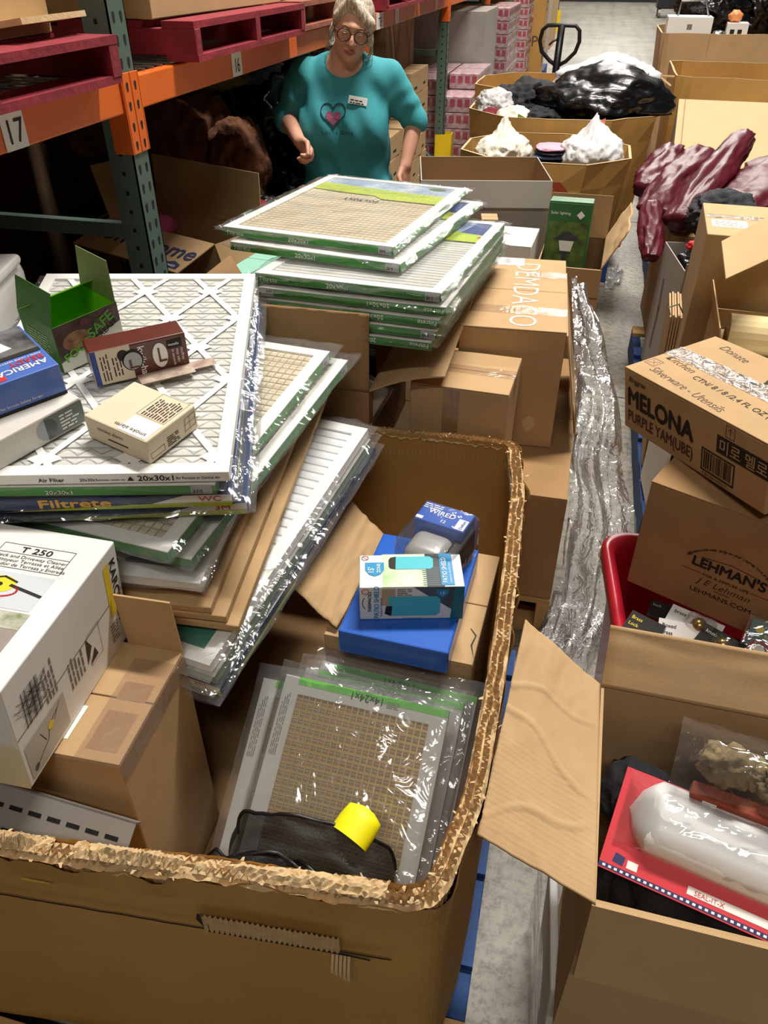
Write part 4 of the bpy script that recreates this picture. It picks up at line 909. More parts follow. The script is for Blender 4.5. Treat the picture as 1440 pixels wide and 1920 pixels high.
MB().box(-.045, .045, 0, .008, 0, .17).build('cream_panel', KC, r, bevel=.004); clam(r, -.055, .055, -.004, .014, -.01, .18, .004)
# taped boxes
c_ = carton('small_carton', 'small plain brown carton with tape standing before the large taped box', .265, .235, .302, T(-.228, 1.926, .52, -3), KR, tape=True)
MB().rect(face(.265, .235, .302, 'front'), .09, .12, .135, .30, .0005).build('tape_strip', TAPE, c_)
LD, WD, HD = .30, .625, .375
c_ = carton('taped_carton', 'large brown carton with white printed capital letters and an address label on top', LD, WD, HD, T(-.142, 2.375, .52, 3), KR, tape=False)
fr = face(LD, WD, HD, 'top')
lettering(c_, fr, 'DEMDACO', .135, .575, .118, mat('pale_cream_ink', 'ece2d0', .7), -90, -.012, .95)
al = MB().rect(fr, .0, .545, .16, .62).build('address_label', WHT, c_); barcode(al, fr, .02, .555, .05, .61, INK); barcode(al, fr, .09, .56, .115, .61, INK, 4); MB().rect(fr, .0, .49, .06, .525).build('orange_sticker', mat('orange_sticker', 'ee8f45', .6), c_); fine_print(c_, fr, .006, .497, .055, .52, 2, INKB)
b = MB(); b.grid(20, 3, lambda u, v: Vector((-LD/2+LD*u, -.20+.06*v, HD+.001+.0012*noise.noise(Vector((u*25, v*6, 2)))))); b.build('tape', TAPE, c_); b = MB(); b.grid(6, 3, lambda u, v: Vector((.03+.12*u, .12+.06*v, HD+.001+.0012*noise.noise(Vector((u*9, v*6, 5)))))); b.build('tape', TAPE, c_)
b = MB(); flap_mesh(b, (LD/2, -WD/2, HD-.01), (LD/2, WD/2-.1, HD-.01), (0, 0, 1), (1, 0, 0), .33, 168, .004, .01, 3); b.build('flap', KR, c_)
MB().poly(face(LD, WD, HD, 'front'), [(.205, .09), (.225, .105), (.24, .098), (.245, .075), (.225, .05), (.207, .07)], .0006).build('scuff', KT, c_)
# white cartons and the lantern box behind
c_ = carton('white_open_carton', 'long open carton, white outside and brown inside, behind the far filter stack', .52, .44, .36, T(-.405, 3.43, .66, 12), KWG, 'open', inner=KD, flaps=[('front', .10, 172)])
carton('support_carton', 'brown carton under the long white open carton', .50, .42, .505, T(-.43, 3.45, .155, 10), KD, tape=False)
carton('support_carton', 'brown carton under the small white lamp carton', .46, .30, .50, T(-.38, 2.92, .14, 0), KD, tape=False)
c_ = carton('white_carton', 'small white carton with grey lettering beside the lantern box', .145, .24, .245, T(-.205, 2.975, .64, -3), KW, tape=False); fr = face(.145, .24, .245, 'front'); fine_print(c_, fr, .03, .13, .11, .19, 4, INKG, 2)
b = MB(); b.line(fr, [(.12+.012*math.cos(a), .10+.012*math.sin(a)) for a in [k*.35 for k in range(19)]], .0014); b.build('ring_mark', INKG, c_)
lump('bubble_wrap', STRETCH, (-.215, 2.80, .70), (.10, .06, .05), 3, .3, 2.2, .12, 5); tag(bpy.data.objects['bubble_wrap'], 'crumpled clear bubble wrap before the small white carton', 'bubble wrap')
carton('brown_small_box', 'small tan box corner peeking behind the far filter stack', .06, .08, .12, T(-.30, 2.86, .86, 10), KR, tape=False)
c_ = carton('lantern_carton', 'open brown carton holding a green lantern box beside the white carton', .235, .40, .68, T(.012, 3.05, .142, -2), KR, 'open', inner=KD, flaps=[('right', .16, 28, .01), ('back', .16, 4), ('front', .10, 176)])
b = MB(); b.poly((Vector((-.09, -.195, .55)), Vector((1, 0, 0)), Vector((0, .25, 1)), Vector((0, -1, .25))), [(0, 0), (.07, .0), (.05, .12), (.01, .13)]).poly((Vector((.02, -.195, .55)), Vector((1, 0, 0)), Vector((0, .25, 1)), Vector((0, -1, .25))), [(0, 0), (.07, .0), (.04, .11), (.01, .07)]); b.build('inner_flap', KR, c_, solid=.004)
LG = mat('lantern_green', '2f6b3a', .45)
c_ = carton('lantern_box', 'green box with a solar lantern picture standing in the open carton', .16, .14, .40, T(-.018, 3.05, .60, -2, -7), LG, tape=False)
fr = face(.16, .14, .40, 'front'); MB().rect(fr, .004, .10, .15, .33).build('photo_print', mat('garden_pic', '6e8a3c', .5, col2='2f4a22', vscale=30), c_)
MB().poly(fr, [(.03, .265), (.13, .265), (.09, .295), (.07, .295)], .001).rect(fr, .07, .12, .085, .22, .001).rect(fr, .055, .215, .10, .222, .001).build('lantern_picture', mat('dark_grey_print', '3c3f48', .5), c_); MB().poly(fr, [(.052, .262), (.108, .262), (.10, .225), (.06, .225)], .001).build('lamp_glass_picture', WHT, c_)
MB().rect(fr, .0, .06, .155, .10, .0008).build('white_band', KW, c_); MB().poly(fr, [(.105, .355), (.12, .37), (.135, .355), (.12, .34)], .001).build('diamond_mark', WHT, c_); lettering(c_, fr, 'Solar lighting', .01, .355, .014, WHT, lift=.0012)
b = MB(); b.line(fr, [(.11+.014*math.cos(a), .08+.014*math.sin(a)) for a in [k*.35 for k in range(19)]], .002, .0012); b.build('ring_mark', INKG, c_)
c_ = carton('tan_box_low', 'low tan box with red lettering on the blue pallet corner beside the aisle', .17, .13, .05, T(.03, 3.86, .142, -4), KL, tape=False); lettering(c_, face(.17, .13, .05, 'top'), 'DR', .06, .03, .06, RED, 0, .03)
pallet('blue_pallet', 'blue pallet under the nearest octagonal bin of bags', T(-.34, 4.42, 0, 90), 1.35, .9, BPAL, 'blue pallets on the floor')
# trailing stretch film
def trail(name, label, spine, width, seed, m=STRETCH, nu=26, nv=90, amp=.035, keep=None):
    sp = [Vector(p) for p in spine]
    def fn(u, v):
        k = v*(len(sp)-1); i = min(int(k), len(sp)-2); p = sp[i].lerp(sp[i+1], k-i); d = (sp[i+1]-sp[i]).normalized()
        side = Vector((1, .25, 0)); side = (side-d*side.dot(d)).normalized(); n_ = d.cross(side)
        w = width[i]+(width[i+1]-width[i])*(k-i); q = Vector((u*w*9+seed, v*3.2, seed*2.))
        f_ = math.sin(u*17+4*noise.noise(Vector((v*4, u, seed))))*.5
        r_ = p+side*((u-.5)*w+.03*noise.noise(Vector((u*3, v*9, seed+4.))))+n_*(amp*(ridged(q, 4)-.7)+amp*.5*f_+.10*w*math.sin(math.pi*u)); r_.z = max(r_.z, .004)
        return keep(r_) if keep else r_
    b = MB(); b.grid(nu, nv, fn); return tag(b.build(name, m, smooth=True), label, 'stretch film')
trail('stretch_film', 'loose clear stretch film trailing down from the taped carton to the floor', [(.040, 2.60, .86), (.090, 2.40, .72), (.155, 2.17, .52), (.205, 1.97, .32), (.190, 1.80, .14), (.13, 1.62, .05), (.10, 1.42, .03)], [.06, .12, .17, .20, .20, .18, .15], 3., keep=lambda p: Vector((max(p.x, (.094 if p.y > 1.78 else .03) if p.z < .53 else .012+.25*max(0, .9-p.z)), p.y, p.z)))
trail('stretch_film', 'bunched clear stretch film lying on the floor beside the torn bin', [(.035, 1.40, .20), (.08, 1.40, .15), (.125, 1.42, .10), (.16, 1.46, .05)], [.14, .17, .17, .12], 9., amp=.035, keep=lambda p: Vector((max(p.x, .022), p.y, p.z)))
trail('stretch_film', 'scrap of clear film lying on the aisle beside the octagonal bins', [(.28, 5.0, .02), (.31, 5.2, .05), (.31, 5.45, .02)], [.05, .12, .05], 5., nu=12, nv=24)

# ---------------------------------------------------------------- octagonal bins of bags down the aisle
g1 = gaylord('octagonal_bin', 'octagonal cardboard bin with two white bags and folded clothes', octagon(-.205, 4.66, .90, .80, .22), octagon(-.235, 4.66, .72, .74, .20), .142, .88, KG, seed=1, group='octagonal bins of bags')
fr = (Vector((-.40, -.398, .30)), Vector((1, 0, 0)), Vector((0, 0, 1)), Vector((0, -1, .03)))
def octa(fr, u, v, r_): return [(u+r_*math.cos(rad(22.5+45*k)), v+r_*math.sin(rad(22.5+45*k))) for k in range(8)]
MB().poly(fr, octa(fr, .50, .26, .10), .006).build('stop_sign_print', mat('faded_red_print', '9c3b22', .7), g1)
d_ = .7071; fr = (Vector((.20, -.39, .25)), Vector((d_, d_, 0)), Vector((0, 0, 1)), Vector((d_, -d_, .05))); b = MB()
for i in range(2):
    for j in range(3): b.line(fr, [(.03+i*.11, .22+j*.06), (.12+i*.11, .225+j*.06), (.12+i*.11, .265+j*.06), (.03+i*.11, .26+j*.06), (.03+i*.11, .22+j*.06)], .006, .02).line(fr, [(.04+i*.11, .243+j*.06), (.11+i*.11, .247+j*.06)], .012, .02)
b.build('red_warning_print', mat('faded_red_print', '9c3b22', .7), g1)
pallet('blue_pallet', 'blue pallet under the middle octagonal bin with the black bag', T(-.26, 5.75, 0, 90), 1.25, 1.02, BPAL, 'blue pallets on the floor')
gaylord('octagonal_bin', 'octagonal cardboard bin with the big black bag and dark clothes', octagon(-.175, 5.72, 1.14, 1.22, .26), octagon(-.175, 5.74, 1.0, 1.12, .26), .142, .95, KG, seed=2, group='octagonal bins of bags')
gaylord('octagonal_bin', 'octagonal cardboard bin behind the one with the black bag', octagon(-.33, 6.92, 1.12, 1.06, .26), octagon(-.33, 6.92, 1.0, 1.0, .26), .142, .93, KG, seed=3, group='octagonal bins of bags')
pallet('blue_pallet', 'blue pallet under the octagonal bin before the pallet jack', T(-.27, 6.95, 0, 90), 1.1, 1.02, BPAL, 'blue pallets on the floor')
WB2 = mat('cream_white_bag', 'ece6d6', .4, bump=.3, bscale=18, spec=.5)
o = lump('white_bag', WB2, (-.435, 4.58, .85), (.145, .15, .13), 11, .2, 1.5, .12, 3.4, pinch=.55); tag(o, 'white plastic bag with peaked yellowish tie in the nearest octagonal bin', 'bag', 'bags in the octagonal bins')
o = lump('white_bag', WHB, (.045, 4.60, .845), (.155, .16, .15), 12, .2, 1.5, .12, 3.4, pinch=.55); tag(o, 'white plastic bag with red drawstring in the nearest octagonal bin', 'bag', 'bags in the octagonal bins')
MB().grid(8, 8, lambda u, v: Vector((-.10+.14*u, -.02+.03*math.sin(u*3), .03+.17*v*(u**.5)+.01*math.sin(v*9)))).build('red_drawstring', mat('pale_red_film', 'e98a78', .45), o, smooth=True)
for k, (z, m_, s_) in enumerate(((.80, 'b77fb0', 'mauve'), (.825, '2d3148', 'dark'), (.85, '5d6f94', 'blue'), (.872, '25283a', 'navy'), (.892, 'd9a3b5', 'pink'))):
    o = lump('folded_garment', mat('cloth_'+s_, m_, .9, var=.15, bump=.3, bscale=60), (-.195+.004*k, 4.62, z), (.080, .10, .0115), 21+k, .10, 2., .04, 4, sub=4, power=.75); tag(o, f'{s_} folded garment in the clothes pile between the two white bags', 'garment', 'folded garments in the bin')
# filling below the visible things
CLOTHD = mat('black_cloth', '15151a', .85, var=.2, bump=.4, bscale=50)
o = lump('clothes_heap', CLOTHD, (-.22, 4.66, .56), (.30, .29, .20), 31, .1, 2, .06, 3, sub=4); tag(o, 'dark clothes heap filling the nearest octagonal bin under the white bags', 'clothes')
o = lump('clothes_heap', CLOTHD, (-.18, 5.72, .60), (.44, .47, .24), 32, .1, 2, .06, 3, sub=4); tag(o, 'dark clothes heap filling the bin under the big black bag', 'clothes')
o = lump('black_garment', CLOTHD, (-.42, 5.74, .94), (.22, .32, .13), 33, .25, 2.2, .12, 3.5); tag(o, 'black garment piled beside the big shiny black bag', 'garment')
o = lump('black_garment', CLOTHD, (-.29, 5.33, .895), (.14, .13, .075), 36, .25, 2.2, .12, 3.5); tag(o, 'black garment bunched at the front of the bin before the black bag', 'garment')
o = lump('black_bag', BLKB, (.06, 5.62, .99), (.38, .36, .18), 34, .26, 1.3, .10, 1.9); tag(o, 'big shiny black plastic bag in the middle octagonal bin', 'bag', 'bags in the octagonal bins')
o = lump('white_bag', WHB, (.10, 6.02, 1.02), (.34, .26, .17), 35, .2, 1.6, .10, 2.2); tag(o, 'large white plastic bag lying behind the big black bag', 'bag', 'bags in the octagonal bins')
o = lump('white_bag', mat('grey_white_bag', 'c9c7c6', .4, bump=.3, bscale=20), (-.60, 5.45, .965), (.11, .14, .09), 37, .25, 1.8, .12, 3.5); tag(o, 'grey white plastic bag in the left corner of the middle bin', 'bag', 'bags in the octagonal bins')
o = lump('white_bag', WB2, (-.44, 5.27, .905), (.12, .10, .085), 38, .2, 1.8, .08, 3.5); tag(o, 'white plastic bag with green and yellow label in the middle bin', 'bag', 'bags in the octagonal bins')
b = MB(); b.grid(6, 4, lambda u, v: Vector((.02+.12*u, -.108+.02*u*u, -.03+.09*v-.05*u))); b.build('printed_label', mat('lime_black_label', 'b9c92c', .5, col2='1d2410', vscale=60), o, smooth=True)
o = lump('maroon_garment', mat('maroon_cloth', '7a2230', .85, bump=.3), (-.60, 5.31, .915), (.06, .07, .06), 39, .2, 2, .1, 4, sub=4); tag(o, 'maroon garment at the left rim of the middle bin', 'garment')
o = lump('red_sock', mat('red_cloth', 'c9605c', .85, bump=.3), (-.40, 6.04, 1.01), (.07, .05, .03), 40, .2, 2, .1, 4, sub=3); tag(o, 'small red cloth lying behind the black garment', 'garment')
# pallet jack
r = thing('pallet_jack', 'black pallet jack handle standing behind the octagonal bins', 'pallet jack', T(-.35, 7.95, 0)); b = MB()
J = mat('jack_black', '111214', .4)
MB().tube([(0, 0, .12), (.0, .0, .80), (.01, -.0, 1.24)], [.036, .032, .030], 10).build('shaft', J, r, smooth=True)
lp = [(.01, 0, .93), (-.06, 0, .97), (-.14, 0, 1.04), (-.165, 0, 1.12), (-.15, 0, 1.20), (-.11, 0, 1.235), (.0, 0, 1.24), (.13, 0, 1.235), (.165, 0, 1.20), (.175, 0, 1.12), (.15, 0, 1.04), (.08, 0, .97), (.01, 0, .93)]
MB().tube(lp, .017, 8).build('handle_loop', J, r, smooth=True); MB().tube([(0, -.02, 1.14), (-.05, -.03, 1.12), (-.08, -.03, 1.09)], .008, 6).build('lever', J, r, smooth=True)
MB().box(-.12, .12, -.1, .12, .05, .30).build('pump_body', J, r, bevel=.02)
for s in (-1, 1): MB().box(s*.18-.08, s*.18+.08, .12, 1.2, .04, .085).build('fork', J, r, bevel=.01)

# ---------------------------------------------------------------- things stored under and on the rack
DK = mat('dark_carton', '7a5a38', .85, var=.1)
c_ = carton('home_carton', 'open brown moving carton with blue lettering under the rack', .60, .26, .42, T(-1.505, 2.855, .46, -22), KR, 'open', flaps=[('front', .20, 106), ('back', .20, 2), ('left', .2, 18), ('right', .17, 160)])
an = rad(106); fr = (Vector((-.30, -.13-.20*math.sin(an), .42+.20*math.cos(an))), Vector((1, 0, 0)), Vector((0, math.sin(an), -math.cos(an))), Vector((0, -math.cos(an)*-1, math.sin(an)*1)).normalized())
fr = (fr[0], fr[1], fr[2], fr[1].cross(fr[2])); fr = (fr[0]+fr[3]*.003, fr[1], fr[2], fr[3])
HB = mat('indigo_ink', '30365c', .7); lettering(c_, fr, 'home', .02, .075, .12, HB, 0, .03, 1.1, lift=.003); lettering(c_, fr, 'home', .33, .075, .105, HB, 0, .03, 1.1, lift=.003)
fine_print(c_, fr, .36, .028, .46, .036, 1, INKB, lift=.003); MB().poly(fr, [(.50, .015), (.575, .015), (.575, .04), (.537, .054), (.50, .04)], .003).build('logo_plate', HB, c_); lettering(c_, fr, "LOWE'S", .506, .020, .016, WHT, 0, .02, lift=.004)
fr = face(.60, .26, .42, 'front'); MB().rect(fr, .01, .20, .13, .33).build('navy_patch', HB, c_); lettering(c_, fr, 'm', .03, .24, .10, KR, 0, .04, lift=.0014)
o = lump('pink_cloth', mat('pink_cloth', 'c0507a', .8), (-1.66, 2.90, .84), (.08, .08, .05), 2, sub=3); tag(o, 'pink cloth inside the open moving carton', 'garment')
carton('support_carton', 'dark carton under the open moving carton in the rack', .70, .30, .455, T(-1.505, 2.86, .0, -22), DK, tape=False)
KN = mat('brown_knit', '6a4129', .95, var=.35, vscale=14, bump=.8, bscale=55); KN2 = mat('ochre_knit', '8a5a3a', .95, col2='3c3a34', vscale=9, bump=.8, bscale=50)
for k, (loc, sz, m_, l_) in enumerate((((-1.74, 3.44, 1.03), (.22, .24, .24), KN, 'brown knitted blanket heap hanging under the orange beam'), ((-2.02, 3.44, 1.10), (.24, .26, .18), KN2, 'ochre and grey knitted blanket beside the brown one'), ((-1.49, 3.40, .97), (.13, .17, .19), KN, 'rust brown knitted sleeve drooping from the blanket heap'),
        ((-1.70, 3.33, .73), (.22, .14, .13), mat('dark_blue_cloth', '1c2638', .9, var=.3, bump=.4, bscale=40), 'dark blue cloth bundle under the knitted blankets'), ((-1.66, 3.52, 1.33), (.18, .18, .07), mat('olive_cloth', '45401f', .9, bump=.4, bscale=40), 'olive cloth on top of the knitted blankets'))):
    o = lump('knit_blanket', m_, loc, sz, 50+k, .22, 1.8, .10, 3.2); tag(o, l_, 'blanket', 'knitted textiles under the rack')
gaylord('storage_bin', 'dark bulk bin under the rack filled with knitted textiles', octagon(-1.75, 3.34, .95, .34, .05), octagon(-1.75, 3.34, .95, .34, .05), .0, .72, DK, seed=6)
for k, (loc, sz, l_) in enumerate((((-1.55, 4.05, 1.05), (.24, .30, .26), 'black plastic bag filling the rack bay behind the person'), ((-1.98, 4.15, 1.12), (.28, .30, .20), 'black plastic bag high under the orange beam behind the person'), ((-1.36, 3.84, .80), (.15, .18, .12), 'black plastic bag low beside the person in teal'),
        ((-1.41, 3.34, .765), (.12, .13, .10), 'shiny black plastic bag below the knitted sleeve'), ((-1.50, 4.18, 1.37), (.18, .18, .06), 'black plastic bag squeezed under the beam'))):
    o = lump('black_bag', BLKB, loc, sz, 70+k, .25, 1.7, .16, 3.6); tag(o, l_, 'bag', 'black bags under the rack')
o = lump('denim_garment', mat('denim_dark', '333a4f', .85, var=.25, bump=.4, bscale=40), (-1.29, 3.80, 1.0), (.075, .11, .14), 80, .3, 2, .15, 4); tag(o, 'dark denim garment hanging over the black bag beside the person', 'garment')
o = lump('grey_garment', mat('grey_cloth', '54555a', .9, var=.2, bump=.4, bscale=40), (-1.60, 3.86, 1.32), (.15, .13, .07), 81, .3, 2, .15, 4); tag(o, 'grey garment on top of the black bags under the beam', 'garment')
o = lump('red_cloth_scrap', mat('crimson_cloth', 'a82a3e', .8), (-1.34, 3.24, .85), (.05, .05, .03), 82, sub=3); tag(o, 'crimson cloth scrap beside the shiny black bag', 'garment')
gaylord('storage_bin', 'dark bulk bin behind the person holding black bags', octagon(-1.82, 4.02, .8, .86, .1), octagon(-1.82, 4.02, .8, .86, .1), .0, .70, DK, seed=7)
c_ = carton('dark_open_carton', 'dark open carton with yellow stripe behind the person', .30, .5, .68, T(-1.24, 4.0, .02, 4), mat('black_carton', '2a2624', .8), 'open'); MB().poly(face(.30, .5, .68, 'front'), [(.12, .45), (.30, .62), (.30, .45)], .001).build('yellow_stripe', YEL, c_)
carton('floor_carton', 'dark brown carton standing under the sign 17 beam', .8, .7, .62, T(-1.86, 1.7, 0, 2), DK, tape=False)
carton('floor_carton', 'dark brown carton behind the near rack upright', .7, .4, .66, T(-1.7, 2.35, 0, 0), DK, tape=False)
carton('mint_carton', 'mint green carton between the two filter stacks', .30, .32, .36, T(-.98, 2.55, .50, -8), mat('mint_card', '8fc4ae', .7), tape=False); carton('floor_carton', 'brown carton under the mint green carton', .34, .5, .495, T(-1.0, 2.55, 0, 0), KD, tape=False)
lettering(bpy.data.objects['mint_carton'], face(.30, .32, .36, 'front'), 'MEN', .1, .24, .05, INK, 0, .02)
carton('brown_carton', 'brown carton between the open moving carton and far filter stack', .24, .3, .34, T(-1.06, 3.08, .47, 5), KR, tape=False); carton('floor_carton', 'brown carton on the floor under the carton beside the moving carton', .3, .36, .465, T(-1.06, 3.08, 0, 5), KD, tape=False)
carton('floor_carton', 'narrow brown carton under the pale plastic moulding', .30, .12, 1.02, T(-1.250, 1.37, 0, 107), KD, tape=False)
# cartons on the red pallets
zt = BT+.007+.102
c_ = carton('pallet_carton', 'large light brown carton on the red pallet above the sign 17', .9, .95, .9, T(RX-.52, 1.42, zt, 3), KL, tape=False)
b = MB(); flap_mesh(b, (.45, .2, .02), (.45, .47, .02), (1, 0, 0), (0, 0, 1), .10, 8, .012); b.build('torn_bottom_flap', KT, c_)
carton('pallet_carton', 'large tan carton on the red pallet above the sign 16', 1.0, .98, .9, T(RX-.54, 2.86, zt, -2), KL, tape=False)
carton('pallet_carton', 'large tan carton on the worn wooden pallet of the rack', 1.0, .95, .9, T(RX-.58, 3.93, zt, 1), KR, tape=False)
carton('pallet_carton', 'large brown carton on the red pallet above the sign TEF', 1.0, .95, .9, T(RX-.58, 5.3, zt, 1), KD, tape=False)
carton('pallet_carton', 'large brown carton on the red pallet at the end of the TEF beam', 1.0, .95, .9, T(RX-.58, 6.4, zt, 1), KR, tape=False)
for i in range(3, 9):
    carton('pallet_carton', 'large brown carton on the rack beyond the yellow guard', 1.0, 2.2, 1.0, T(RX-.56, UPY[i]+1.3, BT+.03, 0), KD, tape=False, group='far cartons on the rack level')
# tan cartons behind the person
n0 = None
for col_, (x, y) in enumerate(((-1.44, 6.62), (-1.44, 6.30), (-1.78, 6.62), (-1.44, 5.98), (-1.44, 5.62))):
    for k in range(6 if col_ < 3 else 4):
        lb = 'tan glued carton in the stacks behind the person in teal'
        if n0 is None:
            n0 = carton('tan_carton', lb, .32, .30, .148, T(x, y, .14+k*.150, 0), KL, tape=False, group='tan cartons stacked behind the person')
            MB().rect(face(.32, .30, .148, 'right'), .10, .035, .19, .052).build('hand_slot', HOLE, n0); MB().poly(face(.32, .30, .148, 'front'), [(.1, .07), (.22, .07), (.2, .095), (.12, .095)]).build('hand_slot', HOLE, n0); c_ = n0
        else:
            c_ = copy_tree(n0)
        c_.matrix_world = T(x, y, .142+k*.150, random.Random(col_*9+k).uniform(-2, 2))
pallet('wooden_pallet', 'wooden pallet under the tan carton stacks in the rack bay', T(-1.72, 6.15, 0, 0), .95, 1.4, WOOD, 'pallets on the floor')
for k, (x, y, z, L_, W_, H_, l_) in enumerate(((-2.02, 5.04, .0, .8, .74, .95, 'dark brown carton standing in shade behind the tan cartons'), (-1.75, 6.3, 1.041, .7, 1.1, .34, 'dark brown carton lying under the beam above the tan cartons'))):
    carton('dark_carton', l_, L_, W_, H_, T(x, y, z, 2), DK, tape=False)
# trays of cans
CANW = mat('tray_white', 'e6dcdc', .5, col2='b9727f', vscale=24); CANR = mat('can_red', 'c23f5c', .45)
def tray(lb, M, grp):
    r = thing('can_tray', lb, 'can tray', M, grp); MB().box(-.13, .13, -.2, .2, 0, .035).box(-.128, .128, -.198, .198, .035, .118).build('tray_body', CANW, r, bevel=.003)
    b = MB(); f_ = face(.26, .4, .12, 'right'); g_ = face(.26, .4, .12, 'front')
    for q in range(6): b.rect(f_, .012+q*.066, .045, .056+q*.066, .100, .0005)
    for q in range(4): b.rect(g_, .012+q*.063, .045, .054+q*.063, .100, .0005)
    b.build('can_labels', CANR, r); clam(r, -.133, .133, -.203, .203, .0, .123, .006); return r
t0 = None
for y0 in (7.42, 7.84, 8.26, 10.1, 10.52, 10.94, 12.63, 13.06, 15.28, 15.71):
    for x in (-1.12, -1.40):
        nk = 6 if y0 > 7.6 or x < -1.3 else 5
        for k in range(nk if y0 < 9 else 9):
            if y0 > 9 and x < -1.3: continue
            if t0 is None: t0 = tray('pink and white shrink wrapped tray of cans stacked in the rack', T(x, y0, .142+k*.125), 'can trays in the rack')
            else:
                c_ = copy_tree(t0); c_['label'] = ('pink and white shrink wrapped tray of cans stacked in the rack' if y0 < 9 else 'pink can tray in the tall stacks beyond the grey wrapped load' if y0 < 12 else 'pink can tray far down the rack near the black triangle carton'); c_.matrix_world = T(x, y0, .142+k*.125, random.Random(k+int(y0*9)).uniform(-2, 2))
for y0 in (7.84, 10.52, 12.85, 15.5):
    pallet('blue_pallet', 'blue pallet under the pink can trays in the rack', T(-1.36, y0, 0, 90), 1.26 if y0 < 12 else .98, 1.0, BPAL, 'blue pallets under can trays')
# further cartons in the far bays
for k, (y, h_, w_, m_, l_) in enumerate(((8.95, 1.3, .95, mat('wrapped_grey', '9d9890', .35, var=.15), 'pallet load wrapped in grey film in the rack beyond the can trays'), (11.6, 1.2, .7, KR, 'brown carton stack in the rack beyond the wrapped load'), (14.0, 1.25, .9, KG, 'tall brown carton with black triangle mark in the rack'), (16.6, 1.2, .9, KR, 'brown carton load far down the rack'), (18.6, 1.2, 1.6, KWG, 'grey wrapped load far down the rack'), (21, 1.25, 1.8, KR, 'brown carton load near the far end of the rack'))):
    c_ = carton('stored_carton', l_, .9, w_, h_, T(-1.19-.33, y, .0, 0), m_, tape=False)
    if k == 2: c_.location.x += .22; MB().poly(face(.9, w_, h_, 'right'), [(.25, .55), (.65, .55), (.45, .28)], .002).build('black_triangle', INK, c_); MB().line(face(.9, w_, h_, 'right'), [(.32, 1.05), (.58, 1.05), (.58, 1.15), (.5, 1.15), (.32, 1.15), (.32, 1.05)], .02, .002).rect(face(.9, w_, h_, 'right'), .37, .62, .53, .9, .002).build('print_marks', INKB, c_); MB().rect(face(.9, w_, h_, 'right'), .36, .64, .54, .92, .0025).build('yellow_mark', mat('ochre_print', 'c9a62c', .6), c_); lettering(c_, face(.9, w_, h_, 'front'), 'UP', .6, .6, .2, INKB)
o = lump('can_heap', mat('mixed_scrap', 'd8cfc4', .4, col2='b53a30', vscale=30, bump=.3), (-1.25, 13.95, 1.325), (.28, .35, .08), 90, .3, 3, .2, 6); tag(o, 'heap of red and silver packages on the tall brown carton', 'packages')
carton('flat_box', 'tan flattened box lying at the foot of the far rack', .5, .5, .12, T(-.50, 13.2, .0, 20), KR, tape=False)

# dark boxes added behind the rack row to block stray light
for k in range(7):
    carton('rear_blocker', 'dark brown box added behind the rack to block light', .9, 1.075, 1.38, T(-2.95, .2+k*1.08, 0, 0), mat('blocker_dark', '5c4630', .9, var=.15), tape=False, group='light blocking boxes behind the rack')

# ---------------------------------------------------------------- right side: foreground open carton and its contents
carton('lower_carton', 'worn tan carton on the floor under the open foreground carton', .60, .40, .335, T(.478, .735, .004, -1), mat('kraft_olive', 'c2ac7c', .8, var=.12, vscale=5, bump=.06, bscale=160), tape=False)
r = thing('foam_sheet', 'white foam sheet in clear film standing beside the lower carton', 'foam sheet', T(.158, .74, .004, 4, 0, -3))
MB().box(-.008, .008, -.13, .10, 0, .33).build('foam_core', mat('white_foam', 'e9e9e6', .8, bump=.1), r, bevel=.005); b = MB(); b.grid(6, 14, lambda u, v: Vector((-.02-.012*ridged(Vector((u*2, v*4, 1.)), 3)*.5, -.16+.30*u, .345*v))); b.build('clear_film', WRAP, r, smooth=True)
MO = T(.451, .742, .342, -1.1)
c_ = carton('open_carton', 'large open brown carton with wide flaps holding black cloth and a blister pack', .60, .385, .40, MO, KR, 'open', t=.005, flaps=[('back', .105, 36, .004), ('front', .16, 172), ('right', .18, 120)])
iM = MO.inverted(); P = [Vector((.151, .935, .742)), Vector((.152, .552, .742)), Vector((-.012, .628, .715)), Vector((.013, 1.005, .795))]
def lf(u, v):
    p = P[0].lerp(P[1], u).lerp(P[3].lerp(P[2], u), v)
    z = .004*(ridged(Vector((u*1.6+v*.5, v*1.8-u*.6, 6.1)), 3)-.7)*min(1, v*4)+.0005*math.sin(u*260)*(.2+.8*(u > .55))
    # two hard creases
    for (cu, cs, ca) in ((.28, .10, .003), (.52, -.18, .0035), (.80, .22, .003)):
        d = abs(u-(cu+cs*(v-.5)+.03*math.sin(v*7))); z += ca*max(0, 1-d/.018)*min(1, v*5)
    return iM @ (p+Vector((0, 0, z)))
b = MB(); b.grid(110, 40, lf, .004); b.build('flap', KR, c_, smooth=True)
o = lump('black_cloth', CLOTHD, (.42, .745, .47), (.215, .135, .13), 91, .10, 2.4, .12, 3.4); tag(o, 'black cloth filling the bottom of the open foreground carton', 'garment')
o = lump('black_cloth', CLOTHD, (.235, .83, .60), (.055, .06, .055), 92, .2, 2, .15, 3.4, sub=4); tag(o, 'black cloth bunched in the back corner of the open foreground carton', 'garment')
RC = mat('red_card', 'd5343f', .4, coat=.3)
MBL = T(.347, .722, .628, -14, 22, 0)
r = thing('blister_pack', 'red card blister pack with white moulded plastic in the open carton', 'package', MBL)
MB().box(-.16, .26, -.075, .09, 0, .003).build('red_card', RC, r)
fr = (Vector((-.16, -.075, .003)), Vector((1, 0, 0)), Vector((0, 1, 0)), Vector((0, 0, 1))); b = MB()
for k in range(46): b.rect(fr, .006+k*.009, .004, .0105+k*.009, .0075)
b.build('white_dashes', WHT, r); MB().rect(fr, 0, .002, .42, .0095, .0004).build('blue_stripe', mat('navy_stripe', '23265c', .5), r)
